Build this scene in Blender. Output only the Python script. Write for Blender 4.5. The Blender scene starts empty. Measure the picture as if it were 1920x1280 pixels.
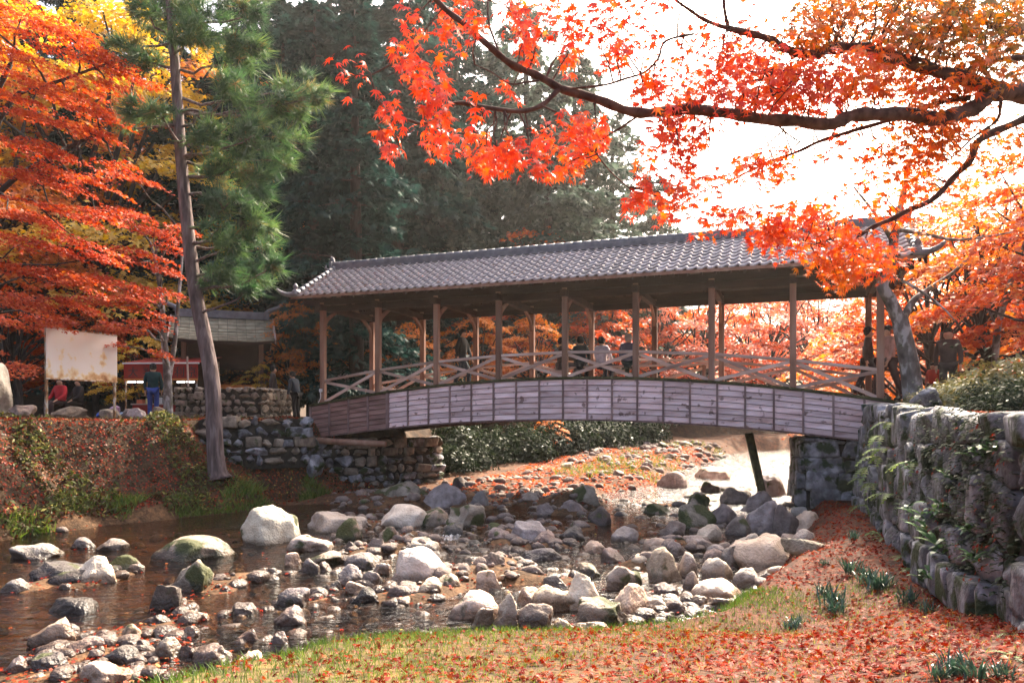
import bpy, bmesh, math, random
import numpy as np
from mathutils import Vector, Matrix, Euler, noise as mnoise

# ------------------------------------------------------------------ camera, sky, sun, exposure
E = 2.75          # eye height above the stream
FPX = 1409.0      # focal length in pixels of the 1920-wide photograph
HOR = 782.0       # horizon row
SUN_AZ, SUN_EL = math.radians(30), math.radians(43)   # azimuth to the right of the view axis: high backlight
sc = bpy.context.scene
col = sc.collection
cam_d = bpy.data.cameras.new('camera'); cam = bpy.data.objects.new('camera', cam_d); col.objects.link(cam)
cam.location = (0, 0, E); cam.rotation_euler = (math.radians(90), 0, 0)
cam_d.sensor_width = 36; cam_d.lens = FPX / 1920 * 36
cam_d.shift_y = (HOR - 640) / 1920
cam_d.clip_start = 0.05; cam_d.clip_end = 2000
sc.camera = cam
world = bpy.data.worlds.new('World'); sc.world = world; world.use_nodes = True
wn = world.node_tree.nodes; wl_ = world.node_tree.links
sky = wn.new('ShaderNodeTexSky'); sky.sky_type = 'NISHITA'; sky.sun_disc = False
sky.sun_elevation = SUN_EL; sky.sun_rotation = SUN_AZ
sky.dust_density = 9.0; sky.air_density = 0.8; sky.ozone_density = 0.3
wl_.new(sky.outputs[0], wn['Background'].inputs[0]); wn['Background'].inputs[1].default_value = 0.135
sun_d = bpy.data.lights.new('sun', 'SUN'); sun_d.energy = 3.8; sun_d.angle = math.radians(1.2); sun_d.color = (1.0, 0.87, 0.68)
sun = bpy.data.objects.new('sun', sun_d); col.objects.link(sun)
sdir = Vector((math.sin(SUN_AZ) * math.cos(SUN_EL), math.cos(SUN_AZ) * math.cos(SUN_EL), math.sin(SUN_EL)))
sun.rotation_euler = sdir.to_track_quat('Z', 'Y').to_euler(); sun.location = sdir * 60
vs = sc.view_settings; vs.view_transform = 'Standard'; vs.look = 'None'; vs.gamma = 1; vs.exposure = 2.0
vs.use_curve_mapping = False
cy = sc.cycles; cy.use_denoising = True; cy.max_bounces = 7; cy.diffuse_bounces = 3; cy.glossy_bounces = 2
cy.transmission_bounces = 4; cy.transparent_max_bounces = 8; cy.caustics_reflective = False; cy.caustics_refractive = False
cy.sample_clamp_indirect = 6.0

# ------------------------------------------------------------------ helpers
rng = np.random.default_rng(7)
random.seed(7)
def X(u, y): return (u - 960) / FPX * y
def P(u, v, y): return Vector((X(u, y), y, E - (v - HOR) / FPX * y))
def G(u, v, z):
    y = (E - z) * FPX / (v - HOR); return Vector((X(u, y), y, z))
def sstep(a, b, x):
    t = np.clip((x - a) / (b - a), 0, 1); return t * t * (3 - 2 * t)
def vnoise(x, y, s=1.0, seed=0):
    x = np.asarray(x, float) / s + seed * 17.3; y = np.asarray(y, float) / s + seed * 7.7
    xi = np.floor(x); yi = np.floor(y); fx = x - xi; fy = y - yi
    fx = fx * fx * (3 - 2 * fx); fy = fy * fy * (3 - 2 * fy)
    def h(a, b): 
        q = np.sin(a * 127.1 + b * 311.7) * 43758.5453; return q - np.floor(q)
    return (h(xi, yi) * (1 - fx) + h(xi + 1, yi) * fx) * (1 - fy) + (h(xi, yi + 1) * (1 - fx) + h(xi + 1, yi + 1) * fx) * fy
def tag(o, label=None, cat=None, group=None, kind=None):
    if label: o['label'] = label
    if cat: o['category'] = cat
    if group: o['group'] = group
    if kind: o['kind'] = kind
    return o
def link(name, me, parent=None, loc=(0, 0, 0), rot=(0, 0, 0), scale=(1, 1, 1), mat=None):
    o = bpy.data.objects.new(name, me); col.objects.link(o)
    o.parent = parent; o.location = loc; o.rotation_euler = rot; o.scale = scale
    if mat is not None:
        if not me.materials: me.materials.append(mat)
        elif me.materials[0] is not mat:
            o.material_slots[0].link = 'OBJECT'; o.material_slots[0].material = mat
    return o
def thing(name, label, cat, loc=(0, 0, 0), rz=0, group=None, scale=1):
    o = bpy.data.objects.new(name, None); col.objects.link(o); o.empty_display_size = 0.2
    o.location = loc; o.rotation_euler = (0, 0, rz); o.scale = (scale,) * 3
    return tag(o, label, cat, group)
def npmesh(name, V, faces_flat, sizes, mat=None, tint=None, smooth=False):
    """mesh from numpy arrays: V (n,3), flat vertex indices, face sizes, face tint"""
    me = bpy.data.meshes.new(name)
    me.vertices.add(len(V)); me.vertices.foreach_set('co', np.ascontiguousarray(V, np.float32).ravel())
    me.loops.add(len(faces_flat)); me.loops.foreach_set('vertex_index', np.ascontiguousarray(faces_flat, np.int32))
    me.polygons.add(len(sizes)); st = np.concatenate([[0], np.cumsum(sizes)[:-1]])
    me.polygons.foreach_set('loop_start', st.astype(np.int32))
    if tint is not None:
        a = me.attributes.new('tint', 'FLOAT', 'FACE'); a.data.foreach_set('value', np.ascontiguousarray(tint, np.float32))
    me.update(calc_edges=True)
    if smooth: me.polygons.foreach_set('use_smooth', np.ones(len(sizes), bool))
    if mat: me.materials.append(mat)
    return me
class MB:
    """collects vertices and faces of one part"""
    def __init__(self): self.v = []; self.f = []
    def add(self, v, f):
        n = len(self.v); self.v += [tuple(p) for p in v]; self.f += [tuple(i + n for i in q) for q in f]; return self
    def box(self, x0, x1, y0, y1, z0, z1, M=None):
        v = [Vector(p) for p in ((x0,y0,z0),(x1,y0,z0),(x1,y1,z0),(x0,y1,z0),(x0,y0,z1),(x1,y0,z1),(x1,y1,z1),(x0,y1,z1))]
        if M is not None: v = [M @ p for p in v]
        return self.add(v, [(0,3,2,1),(4,5,6,7),(0,1,5,4),(1,2,6,5),(2,3,7,6),(3,0,4,7)])
    def bar(self, a, b, w, h, up=(0, 0, 1)):
        """a squared timber from a to b, w across, h along up"""
        a = Vector(a); b = Vector(b); d = (b - a).normalized(); s = d.cross(Vector(up)).normalized(); u = s.cross(d)
        v = [p + s * i * w / 2 + u * j * h / 2 for p in (a, b) for i, j in ((-1,-1),(1,-1),(1,1),(-1,1))]
        return self.add(v, [(3,2,1,0),(4,5,6,7),(0,1,5,4),(1,2,6,5),(2,3,7,6),(3,0,4,7)])
    def tube(self, pts, radii, n=7, cap=True):
        pts = [Vector(p) for p in pts]; rings = []
        s = None
        for i, p in enumerate(pts):
            d = (pts[min(i + 1, len(pts) - 1)] - pts[max(i - 1, 0)])
            d = d.normalized() if d.length > 1e-9 else Vector((0, 0, 1))
            if s is None:
                s = d.cross(Vector((0.3, 0.9, 0.2))); s = s if s.length > 1e-3 else d.cross(Vector((1, 0, 0)))
            s = (s - d * s.dot(d)).normalized(); t = d.cross(s)
            r = radii[i] if hasattr(radii, '__len__') else radii
            rings.append([p + (s * math.cos(k * 2 * math.pi / n) + t * math.sin(k * 2 * math.pi / n)) * r for k in range(n)])
        v = [q for r in rings for q in r]; f = []
        for i in range(len(pts) - 1):
            for k in range(n):
                f.append((i*n+k, i*n+(k+1)%n, (i+1)*n+(k+1)%n, (i+1)*n+k))
        if cap: f.append(tuple(range(n))[::-1]); f.append(tuple((len(pts)-1)*n+k for k in range(n)))
        return self.add(v, f)
    def lathe(self, prof, n=16, c=(0, 0, 0)):
        v = [(c[0]+r*math.cos(2*math.pi*k/n), c[1]+r*math.sin(2*math.pi*k/n), c[2]+z) for r, z in prof for k in range(n)]; f = []
        for i in range(len(prof)-1):
            for k in range(n): f.append((i*n+k, i*n+(k+1)%n, (i+1)*n+(k+1)%n, (i+1)*n+k))
        f.append(tuple(range(n))[::-1]); f.append(tuple((len(prof)-1)*n+k for k in range(n)))
        return self.add(v, f)
    def mesh(self, name, mat=None, smooth=False):
        me = bpy.data.meshes.new(name); me.from_pydata(self.v, [], self.f); me.update()
        if smooth: me.polygons.foreach_set('use_smooth', [True] * len(me.polygons))
        if mat: me.materials.append(mat)
        return me
    def build(self, name, mat, parent=None, smooth=False, bevel=0, **kw):
        o = link(name, self.mesh(name, mat, smooth), parent, **kw)
        if bevel:
            m = o.modifiers.new('bevel', 'BEVEL'); m.width = bevel; m.segments = 1; m.limit_method = 'ANGLE'
        return o
def smoothline(pts, sub=4):
    pts = [Vector(p) for p in pts]; out = []
    for i in range(len(pts) - 1):
        p0 = pts[max(i-1, 0)]; p1 = pts[i]; p2 = pts[i+1]; p3 = pts[min(i+2, len(pts)-1)]
        for k in range(sub):
            t = k / sub
            out.append(0.5*((2*p1)+(p2-p0)*t+(2*p0-5*p1+4*p2-p3)*t*t+(3*p1-p0-3*p2+p3)*t**3))
    out.append(pts[-1]); return out

# ------------------------------------------------------------------ materials
def nt(name):
    m = bpy.data.materials.new(name); m.use_nodes = True; t = m.node_tree; t.nodes.clear()
    return m, t, (lambda k: t.nodes.new('ShaderNode' + k)), t.links.new
def ramp(N, cols):
    r = N('ValToRGB'); e = r.color_ramp.elements
    while len(e) < len(cols): e.new(0.5)
    for i, (p, c) in enumerate(cols): e[i].position = p; e[i].color = (*c, 1)
    return r
def surf(name, cols, scale=6, detail=6, rough=0.8, bump=0.3, bscale=30, coord='world', stretch=(1, 1, 1), spec=0.3, vary=0.25, dist=0.02,
         spots=None, spotscale=8, sheen=0, distort=0.3):
    """noise-coloured surface with bump; cols: ramp; vary: brightness change from object to object; spots: (colour, threshold)"""
    m, t, N, L = nt(name)
    out = N('OutputMaterial'); b = N('BsdfPrincipled'); L(b.outputs[0], out.inputs[0])
    if coord == 'world': src = N('NewGeometry').outputs['Position']
    else: src = N('TexCoord').outputs['Object']
    mp = N('Mapping'); mp.inputs['Scale'].default_value = stretch; L(src, mp.inputs[0])
    oi = N('ObjectInfo')
    if coord != 'world':
        ad = N('VectorMath'); ad.operation = 'MULTIPLY_ADD'
        cmb = N('CombineXYZ'); 
        for k in range(3): L(oi.outputs['Random'], cmb.inputs[k])
        L(cmb.outputs[0], ad.inputs[0]); ad.inputs[1].default_value = (37, 53, 71); L(src, ad.inputs[2]); L(ad.outputs[0], mp.inputs[0])
    n = N('TexNoise'); n.inputs['Scale'].default_value = scale; n.inputs['Detail'].default_value = detail; n.inputs['Distortion'].default_value = distort
    L(mp.outputs[0], n.inputs[0])
    r = ramp(N, cols); L(n.outputs[0], r.inputs[0]); c = r.outputs[0]
    if spots:
        n3 = N('TexNoise'); n3.inputs['Scale'].default_value = spotscale; n3.inputs['Detail'].default_value = 5; L(src, n3.inputs[0])
        mr = N('MapRange'); mr.inputs[1].default_value = spots[1]; mr.inputs[2].default_value = spots[1] + 0.07; L(n3.outputs[0], mr.inputs[0])
        mx = N('MixRGB'); L(mr.outputs[0], mx.inputs[0]); L(c, mx.inputs[1]); mx.inputs[2].default_value = (*spots[0], 1); c = mx.outputs[0]
    if vary:
        mr = N('MapRange'); mr.inputs[3].default_value = 1 - vary; mr.inputs[4].default_value = 1 + vary; L(oi.outputs['Random'], mr.inputs[0])
        mx = N('VectorMath'); mx.operation = 'SCALE'; L(c, mx.inputs[0]); L(mr.outputs[0], mx.inputs['Scale']); c = mx.outputs[0]
    L(c, b.inputs['Base Color']); b.inputs['Roughness'].default_value = rough; b.inputs['Specular IOR Level'].default_value = spec
    if bump:
        n2 = N('TexNoise'); n2.inputs['Scale'].default_value = bscale; n2.inputs['Detail'].default_value = 8; L(mp.outputs[0], n2.inputs[0])
        bp = N('Bump'); bp.inputs['Strength'].default_value = bump; bp.inputs['Distance'].default_value = dist
        L(n2.outputs[0], bp.inputs['Height']); L(bp.outputs[0], b.inputs['Normal'])
    return m
def leafmat(name, cols, trans=0.45, gloss=0.06, rough=0.45, vary=0.0):
    """thin leaf: colour from the per-leaf tint, light shines through"""
    m, t, N, L = nt(name)
    out = N('OutputMaterial'); at = N('Attribute'); at.attribute_name = 'tint'
    r = ramp(N, cols); L(at.outputs['Fac'], r.inputs[0]); c = r.outputs[0]
    if vary:
        oi = N('ObjectInfo'); ad = N('Math'); ad.operation = 'MULTIPLY_ADD'; L(oi.outputs['Random'], ad.inputs[0]); ad.inputs[1].default_value = vary; L(at.outputs['Fac'], ad.inputs[2]); L(ad.outputs[0], r.inputs[0])
    d = N('BsdfDiffuse'); tr = N('BsdfTranslucent'); L(c, d.inputs[0])
    hs = N('HueSaturation'); hs.inputs['Saturation'].default_value = 1.12; hs.inputs['Value'].default_value = 1.25; L(c, hs.inputs['Color']); L(hs.outputs[0], tr.inputs[0])
    mx = N('MixShader'); mx.inputs[0].default_value = trans; L(d.outputs[0], mx.inputs[1]); L(tr.outputs[0], mx.inputs[2])
    if gloss:
        g = N('BsdfGlossy'); g.inputs['Roughness'].default_value = rough; g.inputs[0].default_value = (1, 1, 1, 1)
        mg = N('MixShader'); mg.inputs[0].default_value = gloss; L(mx.outputs[0], mg.inputs[1]); L(g.outputs[0], mg.inputs[2]); mx = mg
    L(mx.outputs[0], out.inputs[0]); return m
def plain(name, c, rough=0.6, spec=0.4, emit=0, metal=0):
    m, t, N, L = nt(name); out = N('OutputMaterial'); b = N('BsdfPrincipled'); L(b.outputs[0], out.inputs[0])
    nz = N('TexNoise'); nz.inputs['Scale'].default_value = 12; r = ramp(N, [(0.3, tuple(x*0.85 for x in c)), (0.7, tuple(min(1, x*1.1) for x in c))])
    L(nz.outputs[0], r.inputs[0]); L(r.outputs[0], b.inputs['Base Color'])
    b.inputs['Roughness'].default_value = rough; b.inputs['Specular IOR Level'].default_value = spec; b.inputs['Metallic'].default_value = metal
    if emit: b.inputs['Emission Color'].default_value = (*c, 1); b.inputs['Emission Strength'].default_value = emit
    return m
M = {}
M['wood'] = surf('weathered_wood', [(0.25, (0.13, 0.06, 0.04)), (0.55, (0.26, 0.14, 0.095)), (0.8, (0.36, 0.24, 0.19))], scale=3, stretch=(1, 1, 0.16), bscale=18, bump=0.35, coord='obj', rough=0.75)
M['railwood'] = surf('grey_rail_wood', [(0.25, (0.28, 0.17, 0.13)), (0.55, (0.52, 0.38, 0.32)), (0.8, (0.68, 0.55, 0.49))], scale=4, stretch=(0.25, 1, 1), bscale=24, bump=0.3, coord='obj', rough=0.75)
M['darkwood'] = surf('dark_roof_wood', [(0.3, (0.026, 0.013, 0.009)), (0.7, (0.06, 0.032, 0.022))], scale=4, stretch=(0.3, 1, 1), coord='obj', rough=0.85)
M['board'] = surf('clapboard', [(0.22, (0.32, 0.165, 0.14)), (0.43, (0.62, 0.43, 0.42)), (0.72, (0.82, 0.645, 0.65))], scale=2.2, detail=8, stretch=(0.5, 1, 3), bscale=16, bump=0.3, coord='obj', rough=0.6, vary=0.24, spots=((0.24, 0.14, 0.125), 0.60), spotscale=4.5, spec=0.5)
M['boardbrown'] = surf('brown_clapboard', [(0.25, (0.14, 0.068, 0.055)), (0.7, (0.34, 0.195, 0.17))], scale=2.2, detail=8, stretch=(0.5, 1, 3), bscale=16, coord='obj', rough=0.7, vary=0.2)
M['batten'] = surf('batten_wood', [(0.3, (0.14, 0.08, 0.075)), (0.7, (0.30, 0.2, 0.19))], scale=5, stretch=(1, 1, 0.3), coord='obj', vary=0.25)
M['moss'] = surf('mossy_edge', [(0.3, (0.03, 0.025, 0.012)), (0.6, (0.075, 0.075, 0.03)), (0.8, (0.13, 0.13, 0.055))], scale=9, bump=0.6, rough=0.95)
M['tile'] = surf('glazed_tile', [(0.25, (0.20, 0.155, 0.15)), (0.5, (0.38, 0.315, 0.31)), (0.75, (0.55, 0.47, 0.465))], scale=5, bump=0.12, bscale=25, coord='obj', rough=0.33, vary=0.3, spec=0.7)
M['ridge'] = surf('ridge_tile', [(0.3, (0.07, 0.07, 0.085)), (0.7, (0.16, 0.155, 0.175))], scale=5, bump=0.15, rough=0.45, spec=0.6)
M['bark'] = surf('cedar_bark', [(0.25, (0.045, 0.03, 0.028)), (0.5, (0.13, 0.09, 0.085)), (0.75, (0.26, 0.2, 0.19))], scale=9, detail=8, stretch=(1, 1, 0.18), bscale=14, bump=0.9, dist=0.05, rough=0.9, vary=0)
M['darkbark'] = surf('dark_bark', [(0.3, (0.018, 0.015, 0.013)), (0.7, (0.06, 0.05, 0.045))], scale=8, stretch=(1, 1, 0.25), bscale=14, bump=0.8, dist=0.04, rough=0.95, vary=0)
M['greybark'] = surf('maple_bark', [(0.3, (0.05, 0.043, 0.04)), (0.52, (0.15, 0.135, 0.125)), (0.62, (0.36, 0.35, 0.35))], scale=5, detail=8, stretch=(1, 1, 0.5), bscale=20, bump=0.6, dist=0.03, rough=0.9, vary=0, spots=((0.08, 0.09, 0.05), 0.6), spotscale=4)
M['limb'] = surf('branch_bark', [(0.3, (0.035, 0.02, 0.016)), (0.7, (0.13, 0.08, 0.066))], scale=20, bscale=50, bump=0.7, dist=0.006, rough=0.85, vary=0)
M['wallstone'] = surf('wall_stone', [(0.25, (0.05, 0.048, 0.05)), (0.47, (0.14, 0.135, 0.145)), (0.62, (0.27, 0.265, 0.285)), (0.8, (0.42, 0.42, 0.45))], scale=4, detail=10, bscale=15, bump=0.9, dist=0.05, rough=0.75, vary=0.3, spots=((0.03, 0.042, 0.016), 0.52), spotscale=2.6)
M['warmstone'] = surf('warm_stone', [(0.25, (0.08, 0.062, 0.048)), (0.5, (0.21, 0.165, 0.125)), (0.75, (0.35, 0.285, 0.225))], scale=5, detail=9, bscale=18, bump=0.7, dist=0.04, rough=0.8, vary=0.35, spots=((0.07, 0.075, 0.03), 0.62), spotscale=3)
M['joint'] = surf('wall_core_earth', [(0.3, (0.014, 0.012, 0.01)), (0.7, (0.05, 0.042, 0.032))], scale=8, rough=1, vary=0)
def rockmat(name, cols, moss=0.6):
    m, t, N, L = nt(name); out = N('OutputMaterial'); b = N('BsdfPrincipled'); L(b.outputs[0], out.inputs[0])
    geo = N('NewGeometry'); oi = N('ObjectInfo')
    n = N('TexNoise'); n.inputs['Scale'].default_value = 4.5; n.inputs['Detail'].default_value = 10; n.inputs['Roughness'].default_value = 0.62; L(geo.outputs['Position'], n.inputs[0])
    r = ramp(N, cols); L(n.outputs[0], r.inputs[0])
    mr = N('MapRange'); mr.inputs[3].default_value = 0.6; mr.inputs[4].default_value = 1.2; L(oi.outputs['Random'], mr.inputs[0])
    hue = ramp(N, [(0.0, (1.0, .88, .74)), (.2, (.92, .9, .95)), (.4, (1.05, .85, .76)), (.6, (.9, .92, .88)), (.8, (1.0, .8, .7)), (1.0, (.98, .95, .92))]); ml = N('Math'); ml.operation = 'MULTIPLY'; ml.inputs[1].default_value = 7.31; fr_ = N('Math'); fr_.operation = 'FRACT'; L(oi.outputs['Random'], ml.inputs[0]); L(ml.outputs[0], fr_.inputs[0]); L(fr_.outputs[0], hue.inputs[0])
    hm = N('MixRGB'); hm.blend_type = 'MULTIPLY'; hm.inputs[0].default_value = 1; L(r.outputs[0], hm.inputs[1]); L(hue.outputs[0], hm.inputs[2])
    s1 = N('VectorMath'); s1.operation = 'SCALE'; L(hm.outputs[0], s1.inputs[0]); L(mr.outputs[0], s1.inputs['Scale'])
    # moss patches
    n3 = N('TexNoise'); n3.inputs['Scale'].default_value = 1.7; n3.inputs['Detail'].default_value = 6; L(geo.outputs['Position'], n3.inputs[0])
    m3 = N('MapRange'); m3.inputs[1].default_value = moss; m3.inputs[2].default_value = moss + 0.05; L(n3.outputs[0], m3.inputs[0])
    mx = N('MixRGB'); L(m3.outputs[0], mx.inputs[0]); L(s1.outputs[0], mx.inputs[1]); mx.inputs[2].default_value = (0.06, 0.065, 0.018, 1)
    # wet, darker stone up to the splash line
    sp = N('SeparateXYZ'); L(geo.outputs['Position'], sp.inputs[0])
    na = N('MapRange'); na.inputs[1].default_value = 0; na.inputs[2].default_value = 1; na.inputs[3].default_value = -0.09; na.inputs[4].default_value = 0.09; L(n3.outputs[0], na.inputs[0])
    sm = N('Math'); L(sp.outputs[2], sm.inputs[0]); L(na.outputs[0], sm.inputs[1])
    wt = N('MapRange'); wt.inputs[1].default_value = -0.01; wt.inputs[2].default_value = 0.09; L(sm.outputs[0], wt.inputs[0])
    wc = N('MixRGB'); wc.blend_type = 'MULTIPLY'; wc.inputs[0].default_value = 1; L(mx.outputs[0], wc.inputs[1]); wc.inputs[2].default_value = (0.36, 0.31, 0.27, 1)
    w2 = N('MixRGB'); L(wt.outputs[0], w2.inputs[0]); L(wc.outputs[0], w2.inputs[1]); L(mx.outputs[0], w2.inputs[2])
    L(w2.outputs[0], b.inputs['Base Color'])
    rr = N('MapRange'); rr.inputs[3].default_value = 0.3; rr.inputs[4].default_value = 0.8; L(wt.outputs[0], rr.inputs[0]); L(rr.outputs[0], b.inputs['Roughness'])
    n2 = N('TexNoise'); n2.inputs['Scale'].default_value = 22; n2.inputs['Detail'].default_value = 9; L(geo.outputs['Position'], n2.inputs[0])
    bp = N('Bump'); bp.inputs['Strength'].default_value = 0.8; bp.inputs['Distance'].default_value = 0.05; L(n2.outputs[0], bp.inputs['Height']); L(bp.outputs[0], b.inputs['Normal'])
    return m
M['rockpale'] = rockmat('pale_rock', [(0.25, (0.38, 0.29, 0.22)), (0.46, (0.64, 0.55, 0.44)), (0.68, (0.80, 0.72, 0.61))], 0.63)
M['rockgrey'] = rockmat('grey_rock', [(0.25, (0.14, 0.115, 0.105)), (0.48, (0.30, 0.26, 0.24)), (0.7, (0.46, 0.42, 0.40))], 0.64)
M['rockdark'] = rockmat('dark_rock', [(0.25, (0.045, 0.038, 0.036)), (0.5, (0.11, 0.095, 0.088)), (0.75, (0.2, 0.18, 0.17))], 0.6)
M['rockmoss'] = rockmat('mossy_rock', [(0.25, (0.16, 0.135, 0.1)), (0.48, (0.34, 0.29, 0.235)), (0.7, (0.5, 0.45, 0.38))], 0.47)
M['white'] = plain('white_paint', (0.75, 0.73, 0.7))
RED = [(0.0, (0.35, 0.03, 0.015)), (0.35, (0.60, 0.07, 0.025)), (0.7, (0.72, 0.15, 0.035)), (1.0, (0.78, 0.28, 0.06))]
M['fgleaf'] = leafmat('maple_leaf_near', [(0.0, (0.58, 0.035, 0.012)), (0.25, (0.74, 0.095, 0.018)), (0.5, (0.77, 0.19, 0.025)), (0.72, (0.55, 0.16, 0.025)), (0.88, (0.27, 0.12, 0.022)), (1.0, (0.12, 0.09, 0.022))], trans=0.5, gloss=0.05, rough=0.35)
M['mred'] = leafmat('maple_red', [(0.0, (0.30, 0.03, 0.016)), (0.4, (0.52, 0.075, 0.025)), (0.75, (0.64, 0.16, 0.04)), (1.0, (0.70, 0.32, 0.08))], trans=0.42, gloss=0.025)
M['morange'] = leafmat('maple_orange', [(0.0, (0.45, 0.09, 0.025)), (0.4, (0.66, 0.19, 0.04)), (0.75, (0.74, 0.30, 0.06)), (1.0, (0.76, 0.46, 0.12))], trans=0.42, gloss=0.05)
M['myellow'] = leafmat('maple_yellow', [(0.0, (0.42, 0.22, 0.03)), (0.5, (0.66, 0.42, 0.06)), (1.0, (0.72, 0.58, 0.14))], trans=0.45, gloss=0.05)
M['mpink'] = leafmat('maple_pink', [(0.0, (0.50, 0.10, 0.06)), (0.5, (0.68, 0.19, 0.10)), (1.0, (0.76, 0.34, 0.18))], trans=0.45, gloss=0.05)
M['pine'] = leafmat('pine_needles', [(0.0, (0.022, 0.06, 0.028)), (0.5, (0.07, 0.15, 0.055)), (0.85, (0.16, 0.26, 0.08)), (1.0, (0.28, 0.2, 0.08))], trans=0.3, gloss=0.05)
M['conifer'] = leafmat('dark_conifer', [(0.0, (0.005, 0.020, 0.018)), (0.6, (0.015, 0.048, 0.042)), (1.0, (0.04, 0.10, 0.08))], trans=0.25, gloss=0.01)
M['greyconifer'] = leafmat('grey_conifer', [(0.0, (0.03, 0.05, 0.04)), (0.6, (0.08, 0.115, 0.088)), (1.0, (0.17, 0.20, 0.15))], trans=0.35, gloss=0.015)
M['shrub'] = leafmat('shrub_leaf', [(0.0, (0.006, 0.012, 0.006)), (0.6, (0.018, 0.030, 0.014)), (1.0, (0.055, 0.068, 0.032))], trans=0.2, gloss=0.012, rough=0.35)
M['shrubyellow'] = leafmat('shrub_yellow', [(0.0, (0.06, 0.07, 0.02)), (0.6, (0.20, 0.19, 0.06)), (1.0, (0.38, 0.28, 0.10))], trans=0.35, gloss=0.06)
M['fern'] = leafmat('fern_leaf', [(0.0, (0.06, 0.10, 0.03)), (0.6, (0.17, 0.23, 0.08)), (1.0, (0.33, 0.34, 0.12))], trans=0.35, gloss=0.02)
M['strap'] = leafmat('strap_leaf', [(0.0, (0.015, 0.04, 0.03)), (0.6, (0.04, 0.085, 0.055)), (1.0, (0.10, 0.16, 0.10))], trans=0.2, gloss=0.05, rough=0.3)
M['broad'] = leafmat('broad_leaf', [(0.0, (0.03, 0.08, 0.03)), (0.6, (0.08, 0.17, 0.06)), (1.0, (0.22, 0.32, 0.14))], trans=0.25, gloss=0.05, rough=0.3)
M['grass'] = leafmat('grass_blade', [(0.0, (0.06, 0.11, 0.02)), (0.4, (0.14, 0.20, 0.04)), (0.7, (0.25, 0.24, 0.07)), (1.0, (0.34, 0.25, 0.10))], trans=0.35, gloss=0.02)
M['litter'] = leafmat('fallen_leaf', [(0.0, (0.11, 0.010, 0.007)), (0.35, (0.25, 0.022, 0.010)), (0.6, (0.30, 0.065, 0.020)), (0.8, (0.19, 0.08, 0.03)), (0.93, (0.34, 0.17, 0.08)), (1.0, (0.5, 0.37, 0.09))], trans=0.25, gloss=0.012, rough=0.4)
M['weed'] = leafmat('bank_weed', [(0.0, (0.04, 0.02, 0.01)), (0.4, (0.085, 0.042, 0.018)), (0.6, (0.055, 0.065, 0.018)), (0.85, (0.10, 0.115, 0.03)), (1.0, (0.25, 0.22, 0.06))], trans=0.3, gloss=0.01)
# ------------------------------------------------------------------ ground: one sheet, with the stream bed, both banks and the terrace
XLy = [0, 10, 17, 19.1, 20.4, 21.5, 23, 25, 26.5, 28.3, 33, 40, 45, 50, 55, 60, 65, 100, 400]
XLx = [-15, -14, -11.6, -10.8, -9.5, -8.4, -7.4, -6.3, -4.6, -2.7, -1.8, 1.0, 5.5, 11, 19, 31, 46, 160, 700]
XRy = [0, 5, 6.9, 7.8, 8.5, 9.5, 11.9, 15.9, 20.5, 24, 30, 40, 45, 50, 55, 60, 65, 100, 400]
XRx = [-4.2, -3.0, -2.3, -1.75, 0.2, 2.4, 3.8, 6.0, 7.9, 10.3, 13.2, 17.5, 20, 25.5, 37, 52, 68, 190, 800]
XCy = [0, 17, 20, 24, 28, 38, 45, 50, 55, 60, 65, 100, 400]
XCx = [0, 1.0, 3.5, 5.6, 7.8, 12.3, 15.5, 19, 28, 41, 57, 175, 750]
def xw(y): return 4.2 + 0.355 * (np.minimum(y, 18.8) - 6.2)      # foot of the right-hand stone wall
def wlev(y): return 0.02 * np.clip(y - 22, 0, 60) - 0.12 * (1 - sstep(15.6, 17.4, y))
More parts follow.
